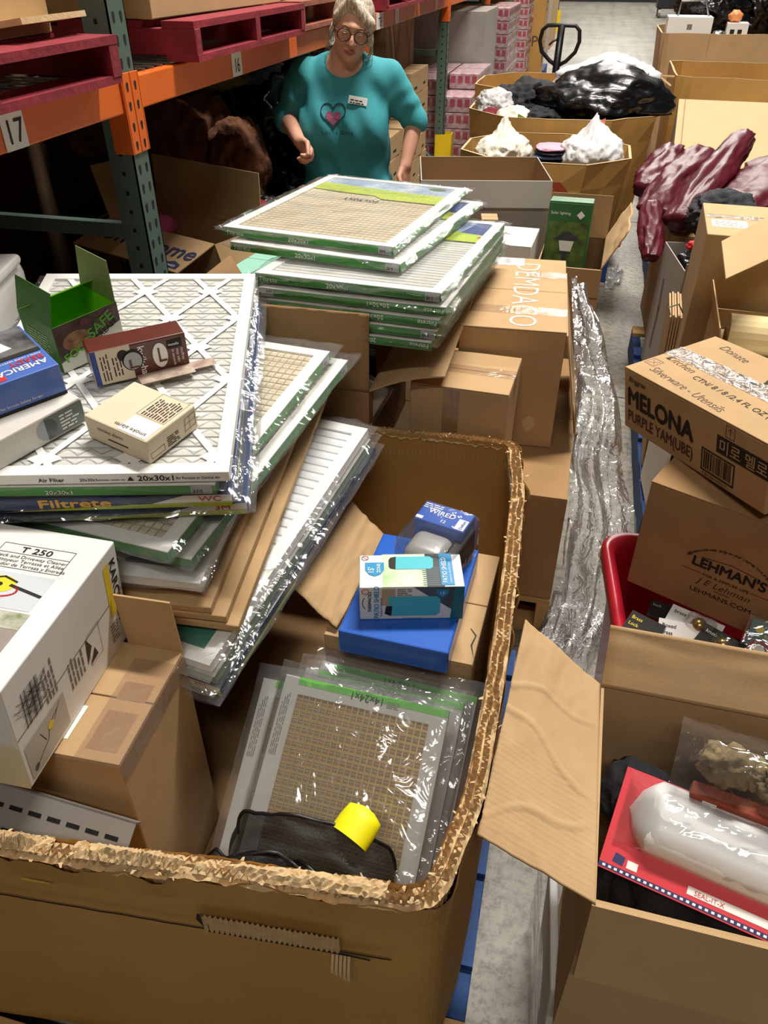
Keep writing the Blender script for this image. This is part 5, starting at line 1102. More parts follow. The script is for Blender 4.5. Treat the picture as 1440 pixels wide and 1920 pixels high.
MB().rect(fr, .04, .014, .056, .026).build('white_label', WHT, r); MB().rect(fr, .13, .016, .25, .028).build('white_label', WHT, r); MB().poly(fr, [(.018, .016), (.034, .014), (.036, .028), (.020, .030)]).build('logo_badge', mat('navy_stripe', '23265c', .5), r); lettering(r, fr, 'SEAL-IT-X', .14, .018, .010, RED, lift=.0012)
def hump(u, v):
    x = -.140+.38*u; k = min(1, u/.10)*min(1, (1-u)/.05+.2); w = .054*k**.5
    a = math.pi*v; return Vector((x, .028-w*1.05*math.cos(a), .003+(.046-.010*u)*k**.6*math.sin(a)**.55))
MB().grid(30, 16, hump).build('white_moulding', mat('white_plastic', 'e8e8e6', .3), r, smooth=True)
b = MB(); b.grid(34, 18, lambda u, v: Vector((-.150+.40*u, -.030+.115*v, .006+(.050-.012*u)*math.sin(math.pi*v)**.5*min(1, u/.14)+.003*ridged(Vector((u*6, v*4, 2.)), 3)))); b.build('clear_shell', CLAM, r, smooth=True)
r = thing('bagged_ornament', 'clear bag with brown stone coloured figures on a brick red base', 'ornament', T(.392, .820, .705, -12, 14, 0))
SN = mat('stone_brown', 'a08a5e', .7, col2='6b5a3a', vscale=40, bump=.4, bscale=60)
for k, (x, y, s_) in enumerate(((-.045, .0, .038), (-.012, .005, .03), (.035, -.005, .036), (.065, .0, .03))):
    lump('figure', SN, (x, y, s_*.9), (s_, s_*.8, s_*.95), 95+k, .3, 2.4, .2, 4, parent=r, sub=4)
MB().box(-.085, .15, -.055, -.03, -.015, .012).build('brick_red_base', mat('brick_red', 'a3492f', .7, bump=.5, bscale=70, var=.2, vscale=40), r, bevel=.003)
MB().box(-.066, -.045, -.0565, -.055, -.008, .004).build('white_sticker', WHT, r)
b = MB(); b.grid(26, 20, lambda u, v: Vector((-.12+.27*u, -.06+.125*v, .005+.075*math.sin(math.pi*min(1, .12+v*.8))*math.sin(math.pi*(.06+.88*u))**.6+.006*ridged(Vector((u*5, v*5, 8.)), 3)))); b.build('clear_bag', CLAM, r, smooth=True)

# ---------------------------------------------------------------- red tote with packets
r = thing('red_tote', 'red plastic storage tote with rounded rim behind the open carton', 'tote', T(.50, 1.31, .02, 6))
RT = mat('red_tote_plastic', 'b3152c', .32, coat=.2)
def rr(L_, W_, rc, z, n=6):
    out = []
    for cx, cy, a0 in ((L_/2-rc, W_/2-rc, 0), (-L_/2+rc, W_/2-rc, 90), (-L_/2+rc, -W_/2+rc, 180), (L_/2-rc, -W_/2+rc, 270)):
        for k in range(n+1): a = rad(a0+90*k/n); out.append((cx+rc*math.cos(a), cy+rc*math.sin(a), z))
    return out
prof = [(.50, .52, .03), (.545, .565, .52), (.585, .605, .52), (.60, .62, .535), (.60, .62, .565), (.585, .605, .575), (.565, .585, .57), (.545, .565, .565), (.535, .555, .50), (.49, .51, .04)]
b = MB(); rings = [rr(l, w, .06, z) for l, w, z in prof]; N = len(rings[0])
b.add([v for q in rings for v in q], [(j*N+i, j*N+(i+1) % N, (j+1)*N+(i+1) % N, (j+1)*N+i) for j in range(len(prof)-1) for i in range(N)] + [tuple((len(prof)-1)*N+i for i in range(N)), tuple(range(N-1, -1, -1))])
b.build('tub', RT, r, smooth=True, bevel=0); MB().box(-.20, .20, -.29, -.285, .15, .30).build('rib_panel', RT, r)
o = lump('packet_heap', CLOTHD, (.48, 1.22, .46), (.20, .15, .10), 99, .2, 2, .2, 4, sub=4); tag(o, 'dark heap of hardware packets in the red tote', 'packages')
def packet(lb, M, w, h, m_, txt, col_, brass=0):
    r = thing('hardware_packet', lb, 'packet', M, 'hardware packets in the red tote'); MB().box(0, w, 0, h, 0, .0015).build('card', m_, r); fr = (Vector((0, 0, .0015)), Vector((1, 0, 0)), Vector((0, 1, 0)), Vector((0, 0, 1)))
    for k, s_ in enumerate(txt): lettering(r, fr, s_, w*.08, h*(.66-.3*k), h*.22, col_, 0, .02)
    if brass:
        lump('brass_knob', mat('brass', 'a98f4a', .25, metal=.9), (w*.6, h*.4, .014), (.016, .016, .014), 3, 0, 1, 0, parent=r, sub=3)
        o = MB().box(w*.35, w*.9, h*.1, h*.75, .001, .03).build('clear_bubble', CLAM, r); bv = o.modifiers.new('b', 'BEVEL'); bv.width = .008; bv.segments = 2
    return r
packet('black packet with yellow lock lettering at the rim of the red tote', T(.215, 1.235, .60, -28, 26), .075, .05, INK, ('Brass', 'Lock'), YEL)
packet('white packet with hang hole and printed text in the red tote', T(.285, 1.215, .602, -4, 30), .085, .05, WHT, ('Boxed', 'brass'), INK)
packet('white packet with brass knob behind the other packets in the red tote', T(.30, 1.268, .606, -24, 14), .11, .055, WHT, ('brass',), INK, 1)
packet('dark packet with shiny clear bubble beside the green alert pack', T(.352, 1.212, .618, -34, 16), .085, .055, INK, ('knob',), WHT, 1)
packet('black packet lying flat behind the lock packet', T(.27, 1.30, .59, -15, 8), .07, .05, INK, ('lock',), GRY)
r = thing('alert_pack', 'dark green clamshell pack with yellow alert lettering in the tote', 'package', T(.437, 1.185, .595, -20, 40))
MB().box(0, .19, 0, .105, 0, .004).build('green_card', mat('deep_green_card', '16302c', .4), r, bevel=.001); MB().box(-.008, .198, -.008, .113, -.002, .012).build('clear_shell', CLAM, r, bevel=.003)
fr = (Vector((0, 0, .004)), Vector((1, 0, 0)), Vector((0, 1, 0)), Vector((0, 0, 1)))
MB().rect(fr, 0, .07, .19, .105, .0004).build('teal_band', mat('teal_dark_print', '1d5a58', .4), r); lettering(r, fr, 'Wireless Command', .03, .085, .012, WHT, 0, .01); lettering(r, fr, 'ENERGY SAVER', .03, .074, .009, YEL, 0, .02); lettering(r, fr, 'Lamp Plug-in Alert', .055, .042, .014, YEL, 0, .02); lettering(r, fr, 'Reminder', .055, .028, .009, WHT)
b = MB(); b.line(fr, [(.028+.018*math.cos(a), .046+.018*math.sin(a)) for a in [k*.3 for k in range(22)]], .004, .001).line(fr, [(.016, .058), (.040, .034)], .004, .001); b.build('no_sign', RED, r); MB().disc(fr, .018, .088, .008, 14).build('bulb_mark', YEL, r); MB().rect(fr, .165, .03, .19, .05).build('green_sticker', mat('bright_green_sticker', '35b55a', .5), r); lump('plug', KW, (.028, .046, .008), (.011, .013, .006), 2, 0, 1, 0, parent=r, sub=3)

# ---------------------------------------------------------------- printed cartons on the right
LM, WM, HM = .487, .267, .165
MM = T(.403, 1.543, .890, -55.7, 8.5, -5.6) @ Matrix.Scale(.911, 4)
c_ = carton('printed_carton', 'brown carton with bold black fruit bar lettering and handwriting on top', LM, WM, HM, MM, KR, tape=False, wear=1)
fr = face(LM, WM, HM, 'front'); BK = mat('carton_black_ink', '1d1611', .75); PU = mat('carton_purple_ink', '4c2a2e', .75)
lettering(c_, fr, 'Binggrae', .018, .134, .019, BK, 0, .01, shear=.25); lettering(c_, fr, 'MELONA', .014, .070, .066, BK, 0, .075, .92); lettering(c_, fr, 'PURPLE YAM(UBE)', .016, .026, .042, PU, 0, .03, .73)
MB().line(fr, [(.292, .018), (.392, .018), (.392, .072), (.292, .072), (.292, .018)], .004).build('barcode_frame', BK, c_); barcode(c_, fr, .298, .024, .386, .068, BK, 5); MB().rect(fr, .335, .082, .487, .125).build('black_plate', BK, c_); lettering(c_, fr, '미로 멜로나', .342, .090, .036, KR, 0, .02, lift=.0014); lettering(c_, fr, '8 801104 940214 7', .296, .006, .010, BK)
MB().line(fr, [(.36, .13), (.385, .13), (.385, .158), (.36, .158), (.36, .13)], .0015).line(fr, [(.3725, .135), (.3725, .152), (.366, .146)], .0015).line(fr, [(.3725, .152), (.379, .146)], .0015).build('arrow_mark', PU, c_)
fr = face(LM, WM, HM, 'top'); PEN = mat('pen_ink', '5a4a40', .8)
lettering(c_, fr, 'Donate', .06, .225, .032, PEN, -8, -.01, 1.1, shear=.2); lettering(c_, fr, 'Kitchen', .022, .100, .032, PEN, -6, -.012, 1.1, shear=.2); lettering(c_, fr, 'Silverware - Utensils', .050, .032, .034, PEN, -4, -.012, .95, shear=.2); lettering(c_, fr, 'CTN/ 8 / 8 /2.4 FL OZ (7', .150, .076, .022, BK, -2, 0, 1.15)
MB().line(fr, [(.010, .050), (.045, .050), (.045, .080), (.010, .080), (.010, .050)], .001).line(fr, [(.015, .055), (.040, .075)], .001).line(fr, [(.015, .075), (.040, .055)], .001).build('care_mark', PU, c_); lettering(c_, fr, 'MELONA', .46, .205, .055, BK, 180, .04, .9); lettering(c_, fr, 'YAM(UBE', .46, .235, .028, PU, 180, .01)
b = MB(); b.grid(24, 3, lambda u, v: Vector((-LM/2+LM*u, -.018+.052*v, HM+.0012+.0015*noise.noise(Vector((u*24, v*5, 2)))))); b.build('tape', film('shiny_tape', 'f6efe0', gloss=.7, base=.22, rough=.16, milky=.16, bscale=40, bstr=.7), c_)
MB().poly(fr, [(.225, .15), (.30, .152), (.30, .155), (.225, .156)], .0012).build('flap_gap', INK, c_)
LL, WL, HL = .42, .30, .30; th_ = rad(-24.9); fx, fy, ks = .2296, 1.399, .912
cx = fx+ks*(LL/2*math.cos(th_)-WL/2*math.sin(th_)); cy = fy+ks*(LL/2*math.sin(th_)+WL/2*math.cos(th_))
c_ = carton('logo_carton', 'brown carton with black arched shop logo under the lettered carton', LL, WL, HL, T(cx, cy, .5965, -24.9) @ Matrix.Scale(ks, 4), KD, tape=False); fr = face(LL, WL, HL, 'front')
s_ = 'Welcome to the next stop on your journey to a simpler life'
for k, ch in enumerate(s_):
    a = rad(152-124*k/(len(s_)-1)); lettering(c_, fr, ch, .215+.105*math.cos(a), .105+.085*math.sin(a), .0105, BK, math.degrees(a)-90, .01, 1.2)
lettering(c_, fr, "LEHMAN'S", .215, .128, .036, BK, 0, .07, 1.0, 'CENTER'); lettering(c_, fr, 'FOR A SIMPLER LIFE', .215, .108, .010, BK, 0, .01, 1.2, 'CENTER'); lettering(c_, fr, 'J E Lehman', .215, .084, .024, BK, 0, -.008, 1.1, 'CENTER', shear=.3); lettering(c_, fr, 'LEHMANS.COM', .215, .056, .017, BK, 0, .01, 1.2, 'CENTER'); lettering(c_, fr, 'FOUNDER', .215, .075, .006, BK, 0, 0, 1.2, 'CENTER')
MB().line(fr, [(.115, .112), (.16, .112)], .0012).line(fr, [(.27, .112), (.315, .112)], .0012).line(fr, [(.15, .155), (.215, .163), (.28, .155)], .0015).build('rule_lines', BK, c_)
b = MB(); flap_mesh(b, (-LL/2, -WL/2, HL), (LL/2, -WL/2, HL), (0, 0, 1), (0, 1, 0), .10, 89, .004); b.build('flap', KD, c_)
pallet('blue_pallet', 'blue and wood pallet under the right hand cartons beside the aisle', T(.98, 3.2, 0, 90), 1.75, 1.2, BPAL, 'blue pallets on the floor', m2=WOOD)
carton('support_carton', 'brown carton standing behind the tote next to the white board', .62, .38, .60, T(.78, 2.10, .142, -12), KD, tape=False)
MB().box(-.005, .005, -.16, .16, 0, .34).build('foam_board', KW).matrix_world = T(.395, 2.42, .142, 4, 0, 0); tag(bpy.data.objects['foam_board'], 'white board standing on edge beside the aisle under the lettered carton', 'board')
# tall carton with flap, open carton with rolls
c_ = carton('tall_carton', 'tall tan carton with shiny tape and white label on top', .55, .42, .83, T(.735, 3.05, .142, -3), KL, kind='solid'); fr = face(.55, .42, .83, 'top')
MB().rect(fr, .02, .10, .14, .19).build('white_label', WHT, c_); fine_print(c_, fr, .03, .11, .13, .18, 4, INKG, 3); b = MB(); b.grid(24, 2, lambda u, v: Vector((-.27+.54*u, .0+.05*v, .8312+.001*noise.noise(Vector((u*22, v*6, 3)))))); b.build('tape', MATS['shiny_tape'], c_); lettering(c_, face(.55, .42, .83, 'front'), 'This', .10, .33, .07, BK, 0, 0, 1, shear=.2); lettering(c_, face(.55, .42, .83, 'front'), 'TOP', .24, .31, .08, BK, 0, -.01)
MO2 = T(.80, 2.55, .142, -3)
c_ = carton('open_carton', 'open brown carton holding cream paper rolls with a tilted lit flap', .60, .44, .60, MO2, KR, 'open', flaps=[('left', .1, 12)])
iM = MO2.inverted(); P = [Vector((.50, 2.76, .76)), Vector((1.1, 2.78, .76)), Vector((1.1, 2.92, 1.12)), Vector((.465, 2.62, 1.005))]
P = [pt(1360, 525, Y=2.38), pt(1352, 455, Y=2.62), pt(1500, 375, Y=3.0), pt(1500, 460, Y=2.72)]
b = MB(); b.grid(8, 8, lambda u, v: iM @ (P[0].lerp(P[1], u).lerp(P[3].lerp(P[2], u), v)), .005); b.build('flap', KL, c_)
RL = mat('cream_paper', 'e6cf9a', .7)
for k, (y, z, m_, l_) in enumerate(((2.52, .755, RL, 'cream paper roll lying on top in the open carton'), (2.40, .66, mat('white_paper', 'd9d2c4', .7), 'white paper roll in front of the cream one'), (2.62, .66, RL, 'cream paper roll behind in the open carton'))):
    r = thing('paper_roll', l_, 'paper roll', T(.80, y, z, -3), 'paper rolls in the open carton'); MB().tube([(-.27, 0, 0), (.27, 0, 0)], .062, 20).build('roll', m_, r, smooth=False); MB().tube([(-.275, 0, 0), (.275, 0, 0)], .02, 12).build('core', KD, r)
r = thing('flattened_carton', 'bundle of flattened cartons with a metal clip standing beside the tall carton', 'flat carton', T(.412, 2.78, .142, -3, 0, -2))
for k in range(5): MB().box(-.022+k*.009, -.016+k*.009, -.12, .12, 0, .60+.006*(k % 2)).build('sheet', KR, r)
MB().tube([(-.02, -.10, .60), (-.03, -.11, .63), (.0, -.115, .645), (.02, -.1, .61)], .003, 6).build('metal_clip', STEEL, r)
# grey open carton of black bags
c_ = carton('grey_carton', 'open grey carton of black bags standing beside the aisle', .56, .40, .56, T(.715, 3.515, .142, 8), KWG, 'open', flaps=[('front', .03, 2)])
MB().line(face(.56, .40, .56, 'left'), [(.12, .12), (.13, .3), (.11, .42)], .03).build('worn_red_mark', mat('faded_red_mark', '8a6a5c', .8), c_)
for k, (loc, sz, sd) in enumerate((((.57, 3.48, .64), (.12, .12, .10), 101), ((.84, 3.56, .68), (.13, .13, .12), 102))):
    o = lump('black_bag', BLKB, loc, sz, sd, .25, 1.8, .16, 3.6); tag(o, ['black plastic bag at the front of the grey carton', 'black plastic bag at the back of the grey carton'][k], 'bag', 'bags in the grey carton')
o = lump('red_strap', mat('bright_red_cloth', 'd0252c', .5), (.55, 3.42, .765), (.07, .05, .025), 103, .3, 2, .2, 4, sub=4); tag(o, 'bright red strap on the black bags in the grey carton', 'strap')
o = lump('grey_black_garment', mat('charcoal_cloth', '303236', .85, bump=.4, bscale=40), (.62, 3.66, .83), (.14, .12, .09), 104, .25, 2, .16, 3.6); tag(o, 'charcoal garment under the maroon covers', 'garment')
c_ = carton('red_stripe_carton', 'brown carton with dark red stripe under the maroon covers', .60, .55, .55, T(.735, 4.10, .142, 2), KD, tape=False); MB().rect(face(.60, .55, .55, 'left'), 0, .44, .55, .48).rect(face(.60, .55, .55, 'front'), 0, .44, .6, .48).build('red_stripe', mat('dark_red_print', '7d1f22', .6), c_)
# maroon vinyl covers
AXIS = {}
def cover(lb, a, c2, w, th_, seed, fold=3):
    a, c2 = Vector(a), Vector(c2); d = (c2-a); ln_ = d.length; d.normalize(); side = d.cross(Vector((0, 0, 1))).normalized(); up = side.cross(d)
    def fn(u, v):
        an_ = 2*math.pi*u; k = 1-.25*abs(2*v-1)**3; q = Vector((math.cos(an_)*1.5+seed, math.sin(an_)*1.5, v*3.+seed))
        r_ = 1+.22*noise.noise(q)+.16*(ridged(q*1.1, 3)-.7)+.20*(abs(math.sin(an_*fold*.5+v*3+noise.noise(q)))-.6)
        return a+d*(ln_*v)+side*(math.cos(an_)*w*k*r_)+up*(math.sin(an_)*th_*k*r_)
    b = MB(); b.grid(48, 44, fn); cap = len(b.v); b.v += [tuple(a), tuple(c2)]
    for i in range(48): b.f.append((i+1, i, cap)); b.f.append((44*49+i, 44*49+i+1, cap+1))
    o = b.build('vinyl_cover', MAR, smooth=True); AXIS[o.name] = (a, c2); return tag(o, lb, 'cover', 'maroon vinyl covers')
cover('rolled maroon vinyl cover standing up diagonally over the heap', (.45, 3.78, .76), (.77, 4.52, 1.0), .075, .05, 1.)
cover('maroon vinyl cover folded open at the left of the heap', (.35, 3.95, .76), (.58, 4.45, .93), .09, .05, 2., 5)
cover('maroon vinyl cover lying lowest at the left edge of the heap', (.33, 4.30, .77), (.47, 4.74, .88), .085, .05, 3., 4)
cover('maroon vinyl cover spread at the right of the heap', (.72, 3.92, .79), (1.09, 4.5, .92), .16, .07, 4., 3)
cover('maroon vinyl cover drooping down over the grey carton', (.345, 3.92, .80), (.355, 3.62, .64), .05, .03, 5., 4)
o = lump('brown_heap', CLOTHD, (.70, 4.16, .715), (.26, .25, .035), 105, .15, 2, .1, 3, sub=4); tag(o, 'dark heap under the maroon vinyl covers', 'clothes')
# big light carton leaning and bulk bins behind
P0, P1 = pt(1268, 300, Y=4.95), pt(1280, 180, Y=5.75); MLb = T(P0.x+.50, (P0.y+P1.y)/2, (P0.z+P1.z)/2-.30, -3, math.degrees(math.atan2(P1.z-P0.z, P1.y-P0.y)), 0)
c_ = carton('light_carton', 'large pale tan carton lying tilted behind the maroon covers', 1.0, .84, .30, MLb, mat('kraft_pale', 'c6a97c', .8, var=.05, bump=.05, bscale=180), kind='solid'); MB().rect(face(1.0, .84, .30, 'top'), .035, .0, .042, .84, .0004).build('crease', KD, c_)
carton('support_carton', 'brown carton holding up the pale tilted carton', .9, .8, .352, T(1.0, 5.3, .142, 0), KD, tape=False); pallet('blue_pallet', 'blue pallet under the pale tilted carton', T(1.05, 5.3, 0, 90), 1.1, 1.1, BPAL, 'blue pallets on the floor')
g = gaylord('bulk_bin', 'open brown bulk bin with bent rim behind the pale tilted carton', octagon(1.12, 6.75, 1.15, 1.05, .10), octagon(1.12, 6.75, 1.10, 1.02, .10), .142, 1.06, KG, seed=11)
b = MB(); b.tube([(-.56, -.3, .90), (-.68, -.28, .90), (-.60, -.45, .86)], .008, 4); b.build('torn_strip', KT, g); MB().line((Vector((-.55, -.53, 0)), Vector((1, 0, 0)), Vector((0, 0, 1)), Vector((0, -1, 0))), [(.06, .25), (.06, .7), (.12, .72)], .015, .012).build('red_line_print', mat('faded_red_print', '9c3b22', .7), g)
pallet('blue_pallet', 'blue pallet under the bulk bins on the right', T(1.12, 6.8, 0, 90), 1.15, 1.2, BPAL, 'blue pallets on the floor')
g = gaylord('bulk_bin', 'tall brown bulk bin with green sticker carrying the white printer carton', octagon(1.02, 8.35, 1.05, .95, .06), octagon(1.06, 8.35, .98, .92, .06), .142, 1.20, KR, seed=12)
fr = (Vector((-.52, -.478, 0)), Vector((1, 0, 0)), Vector((0, 0, 1)), Vector((0, -1, 0))); MB().disc(fr, .36, .80, .035, 18, None, .004).build('green_sticker', mat('mint_sticker', '7fd6a0', .6), g); MB().rect(fr, .34, .3, .344, 1.05, .003).build('panel_seam', KD, g); MB().rect(fr, .52, .3, .9, 1.05, .002).build('overlap_panel', KR, g)
pallet('blue_pallet', 'blue pallet under the tall bin with the green sticker', T(1.0, 8.3, 0, 90), 1.4, 1.2, BPAL, 'blue pallets on the floor')
carton('bin_filler_carton', 'brown carton inside the tall bin under the white printer carton', .8, .7, 1.0, T(1.02, 8.38, .16, 0), KD, tape=False)
c_ = carton('white_printer_carton', 'white printed carton standing on the tall bulk bin', .36, .30, .145, T(.715, 8.12, 1.165, -1), KW, tape=False); MB().rect(face(.36, .30, .145, 'front'), .16, .055, .20, .095).build('grey_code_patch', INKG, c_)
MB().tube([(-.1, 0, .145), (-.09, .0, .25), (.10, .0, .26), (.15, 0, .145)], .008, 6).build('carry_handle', STEEL, c_)
c_ = carton('white_appliance', 'white toaster shaped appliance on the tall bulk bin', .17, .2, .10, T(1.12, 8.2, 1.165, -4), KW, tape=False); MB().rect(face(.17, .2, .10, 'front'), .03, .01, .065, .055).build('dark_window', INK, c_); MB().rect(face(.17, .2, .10, 'front'), .09, .01, .125, .055).build('dark_window', INK, c_)
for k, (loc, sz, l_) in enumerate((((.93, 8.55, 1.34), (.30, .26, .20), 'shiny black bag heaped behind the white printer carton'), ((1.28, 8.7, 1.36), (.24, .24, .22), 'shiny black bag behind the white appliance'))):
    o = lump('black_bag', BLKB, loc, sz, 110+k, .25, 1.7, .16, 3.6); tag(o, l_, 'bag', 'black bags on the tall bin')
o = lump('orange_wrapper', mat('orange_wrapper', 'ee9a5e', .4), (1.09, 8.20, 1.305), (.05, .05, .045), 112, .3, 2, .2, 4, sub=3); tag(o, 'orange wrapper beside the white appliance', 'wrapper')
o = lump('silver_wrapper', STEEL, (.965, 8.03, 1.185), (.055, .05, .03), 113, .3, 2, .2, 4, sub=3); tag(o, 'silver wrapper on the rim of the tall bulk bin', 'wrapper')
o = lump('red_wrapper', mat('red_wrapper', 'cf3a52', .5), (1.12, 8.56, 1.575), (.07, .05, .04), 114, .3, 2, .2, 4, sub=3); tag(o, 'red wrapper on the black bags', 'wrapper')
# far right: rack uprights, carts
for k, y in enumerate((11.7, 13.5)):
    rack_frame(y, ['green rack upright on the right beyond the bulk bins', 'green rack upright with yellow guard behind the white appliance'][k], X=2.02, s=1)
r = thing('utility_cart', 'dark utility cart with casters far down the aisle', 'cart', T(2.25, 31.5, 0)); MB().box(-.6, .6, -.5, .5, .25, 1.3).build('bin_body', mat('cart_black', '17191c', .5), r, bevel=.03)
for x in (-.5, .5):
    for y in (-.4, .4): MB().tube([(x-.04, y, .13), (x+.04, y, .13)], .13, 14).build('caster', mat('caster_grey', '8e8e8c', .4, metal=.5), r)
r = thing('trolley', 'grey tubular trolley with dark cloth behind the right rack uprights', 'trolley', T(2.5, 12.6, 0)); MB().box(-.4, .5, -.4, .4, .2, .25).build('deck', STEEL, r)
for y in (-.4, .4): MB().tube([(-.4, y, .25), (-.4, y, 1.0), (-.3, y, 1.1), (.3, y, 1.1), (.4, y, 1.0), (.4, y, .25)], .02, 8).build('rail', STEEL, r, smooth=True)
o = lump('dark_cloth_bundle', CLOTHD, (2.5, 12.6, .62), (.33, .33, .37), 116, .2, 2, .1, 3, sub=4); tag(o, 'dark cloth bundle on the tubular trolley', 'clothes')

# ---------------------------------------------------------------- the person
def snets(f, lo, hi, h):
    """surface nets over a signed distance function, evaluated only near the surface"""
    lo, hi = np.array(lo, float), np.array(hi, float); B = 8; nb = np.ceil((hi-lo)/(h*B)).astype(int); n = nb*B+1
    V = np.full(n, 1., np.float32); off = np.stack(np.meshgrid(*[np.arange(B+1)]*3, indexing='ij'), -1).reshape(-1, 3)
    c_ = np.stack(np.meshgrid(*[np.arange(k) for k in nb], indexing='ij'), -1).reshape(-1, 3); cen = lo+(c_+.5)*B*h; d = f(cen); R_ = B*h*.87*1.35
    for cc, dd in zip(c_, d):
        if dd < -R_: V[tuple(slice(cc[k]*B, cc[k]*B+B+1) for k in range(3))] = -1
    sel = c_[np.abs(d) <= R_]
    for i in range(0, len(sel), 200):
        g = sel[i:i+200, None, :]*B+off[None]; gi = g.reshape(-1, 3); V[gi[:, 0], gi[:, 1], gi[:, 2]] = f(lo+gi*h)
    S = V < 0; m = n-1; cnt = np.zeros(m, int); cs = [(a, b_, c2) for a in (0, 1) for b_ in (0, 1) for c2 in (0, 1)]
    sl = lambda a: tuple(slice(a[k], a[k]+m[k]) for k in range(3))
    for a in cs: cnt += S[sl(a)]
    M_ = (cnt > 0) & (cnt < 8); idx = np.full(m, -1); cells = np.argwhere(M_); idx[M_] = np.arange(len(cells)); acc = np.zeros((len(cells), 3)); num = np.zeros(len(cells))
    for a in cs:
        for ax in range(3):
            if a[ax]: continue
            b_ = list(a); b_[ax] = 1; va = V[tuple((cells+a).T)]; vb = V[tuple((cells+b_).T)]; q = (va < 0) != (vb < 0)
            t_ = np.where(q, va/np.where(q, va-vb, 1), 0); p = np.array(a)+np.outer(t_, np.array(b_)-np.array(a)); acc += p*q[:, None]; num += q
    vs = lo+(cells+acc/num[:, None])*h; F_ = []
    for ax in range(3):
        u, w = (ax+1) % 3, (ax+2) % 3; A = [slice(None)]*3; Bq = [slice(None)]*3; A[ax] = slice(0, n[ax]-1); Bq[ax] = slice(1, n[ax]); sa, sb = S[tuple(A)], S[tuple(Bq)]
        e = np.argwhere(sa != sb); e = e[(e[:, u] > 0) & (e[:, w] > 0) & (e[:, u] < m[u]) & (e[:, w] < m[w])]; fl_ = sa[tuple(e.T)]
        def cell(du, dw): q = e.copy(); q[:, u] -= du; q[:, w] -= dw; return idx[tuple(q.T)]
        Q = np.stack([cell(1, 1), cell(0, 1), cell(0, 0), cell(1, 0)], 1); Q[~fl_] = Q[~fl_][:, ::-1]; F_.append(Q)
    return vs, np.concatenate(F_)
def cap(p, a, b_, ra, rb):
    a, b_ = np.array(a), np.array(b_); d = b_-a; t_ = np.clip((p-a)@d/(d@d), 0, 1); return np.linalg.norm(p-a-t_[:, None]*d, axis=1)-(ra+(rb-ra)*t_)
def ell(p, c_, r_):
    q = (p-np.array(c_))/np.array(r_); k0 = np.linalg.norm(q, axis=1); k1 = np.linalg.norm(q/np.array(r_), axis=1); return k0*(k0-1)/np.maximum(k1, 1e-6)
def su(a, b_, k):
    h_ = np.clip(.5+.5*(b_-a)/k, 0, 1); return b_+(a-b_)*h_-k*h_*(1-h_)
def ss(a, b_, k): return -su(-a, b_, k)
def to_obj(name, vs, fs, m, parent, sm=True):
    me = bpy.data.meshes.new(name); me.from_pydata(vs.tolist(), [], fs.tolist()); me.update(); me.polygons.foreach_set('use_smooth', [True]*len(me.polygons))
    for q in (m if isinstance(m, list) else [m]): me.materials.append(q)
    o = bpy.data.objects.new(name, me); COL.objects.link(o); o.parent = parent
    md = o.modifiers.new('smooth', 'SMOOTH'); md.factor = .5; md.iterations = 2
    return o
MP = T(-1.045, 3.60, 0, 9)
per = thing('person', 'person in a teal long sleeved shirt and round glasses standing behind the filter stack', 'person', MP)
# head frame
HC = Vector((.045, -.055, 1.50)); HR = (Matrix.Rotation(rad(6), 3, 'Z') @ Matrix.Rotation(rad(13), 3, 'X') @ Matrix.Rotation(rad(11), 3, 'Y')); HRn = np.array(HR); HCn = np.array(HC)
def headsdf(P_):
    p = (P_-HCn)@HRn
    d = ell(p, (0, .015, .030), (.074, .092, .086)); d = su(d, ell(p, (0, -.022, -.022), (.064, .068, .084)), .03); d = su(d, ell(p, (0, -.040, -.078), (.042, .040, .032)), .03)
    px = p.copy(); px[:, 0] = np.abs(px[:, 0])
    d = su(d, ell(px, (.038, -.055, -.034), (.024, .026, .026)), .02); d = su(d, cap(px, (.0, -.084, .026), (.036, -.074, .024), .011, .010), .012)
    d = ss(d, ell(px, (.031, -.100, .004), (.018, .020, .013)), .012); d = su(d, ell(px, (.031, -.076, .003), (.015, .012, .012)), .006)
    d = su(d, cap(p, (0, -.086, .006), (0, -.106, -.028), .0085, .012), .010); d = su(d, ell(px, (.011, -.094, -.033), (.009, .010, .008)), .006)
    d = su(d, ell(p, (0, -.085, -.058), (.024, .014, .006)), .007); d = su(d, ell(p, (0, -.084, -.067), (.021, .014, .006)), .007); d = ss(d, ell(p, (0, -.102, -.0625), (.020, .010, .0018)), .003)
    d = su(d, ell(p, (0, -.072, -.094), (.022, .018, .016)), .015); d = su(d, ell(px, (.076, .012, -.008), (.009, .020, .030)), .008)
    return d
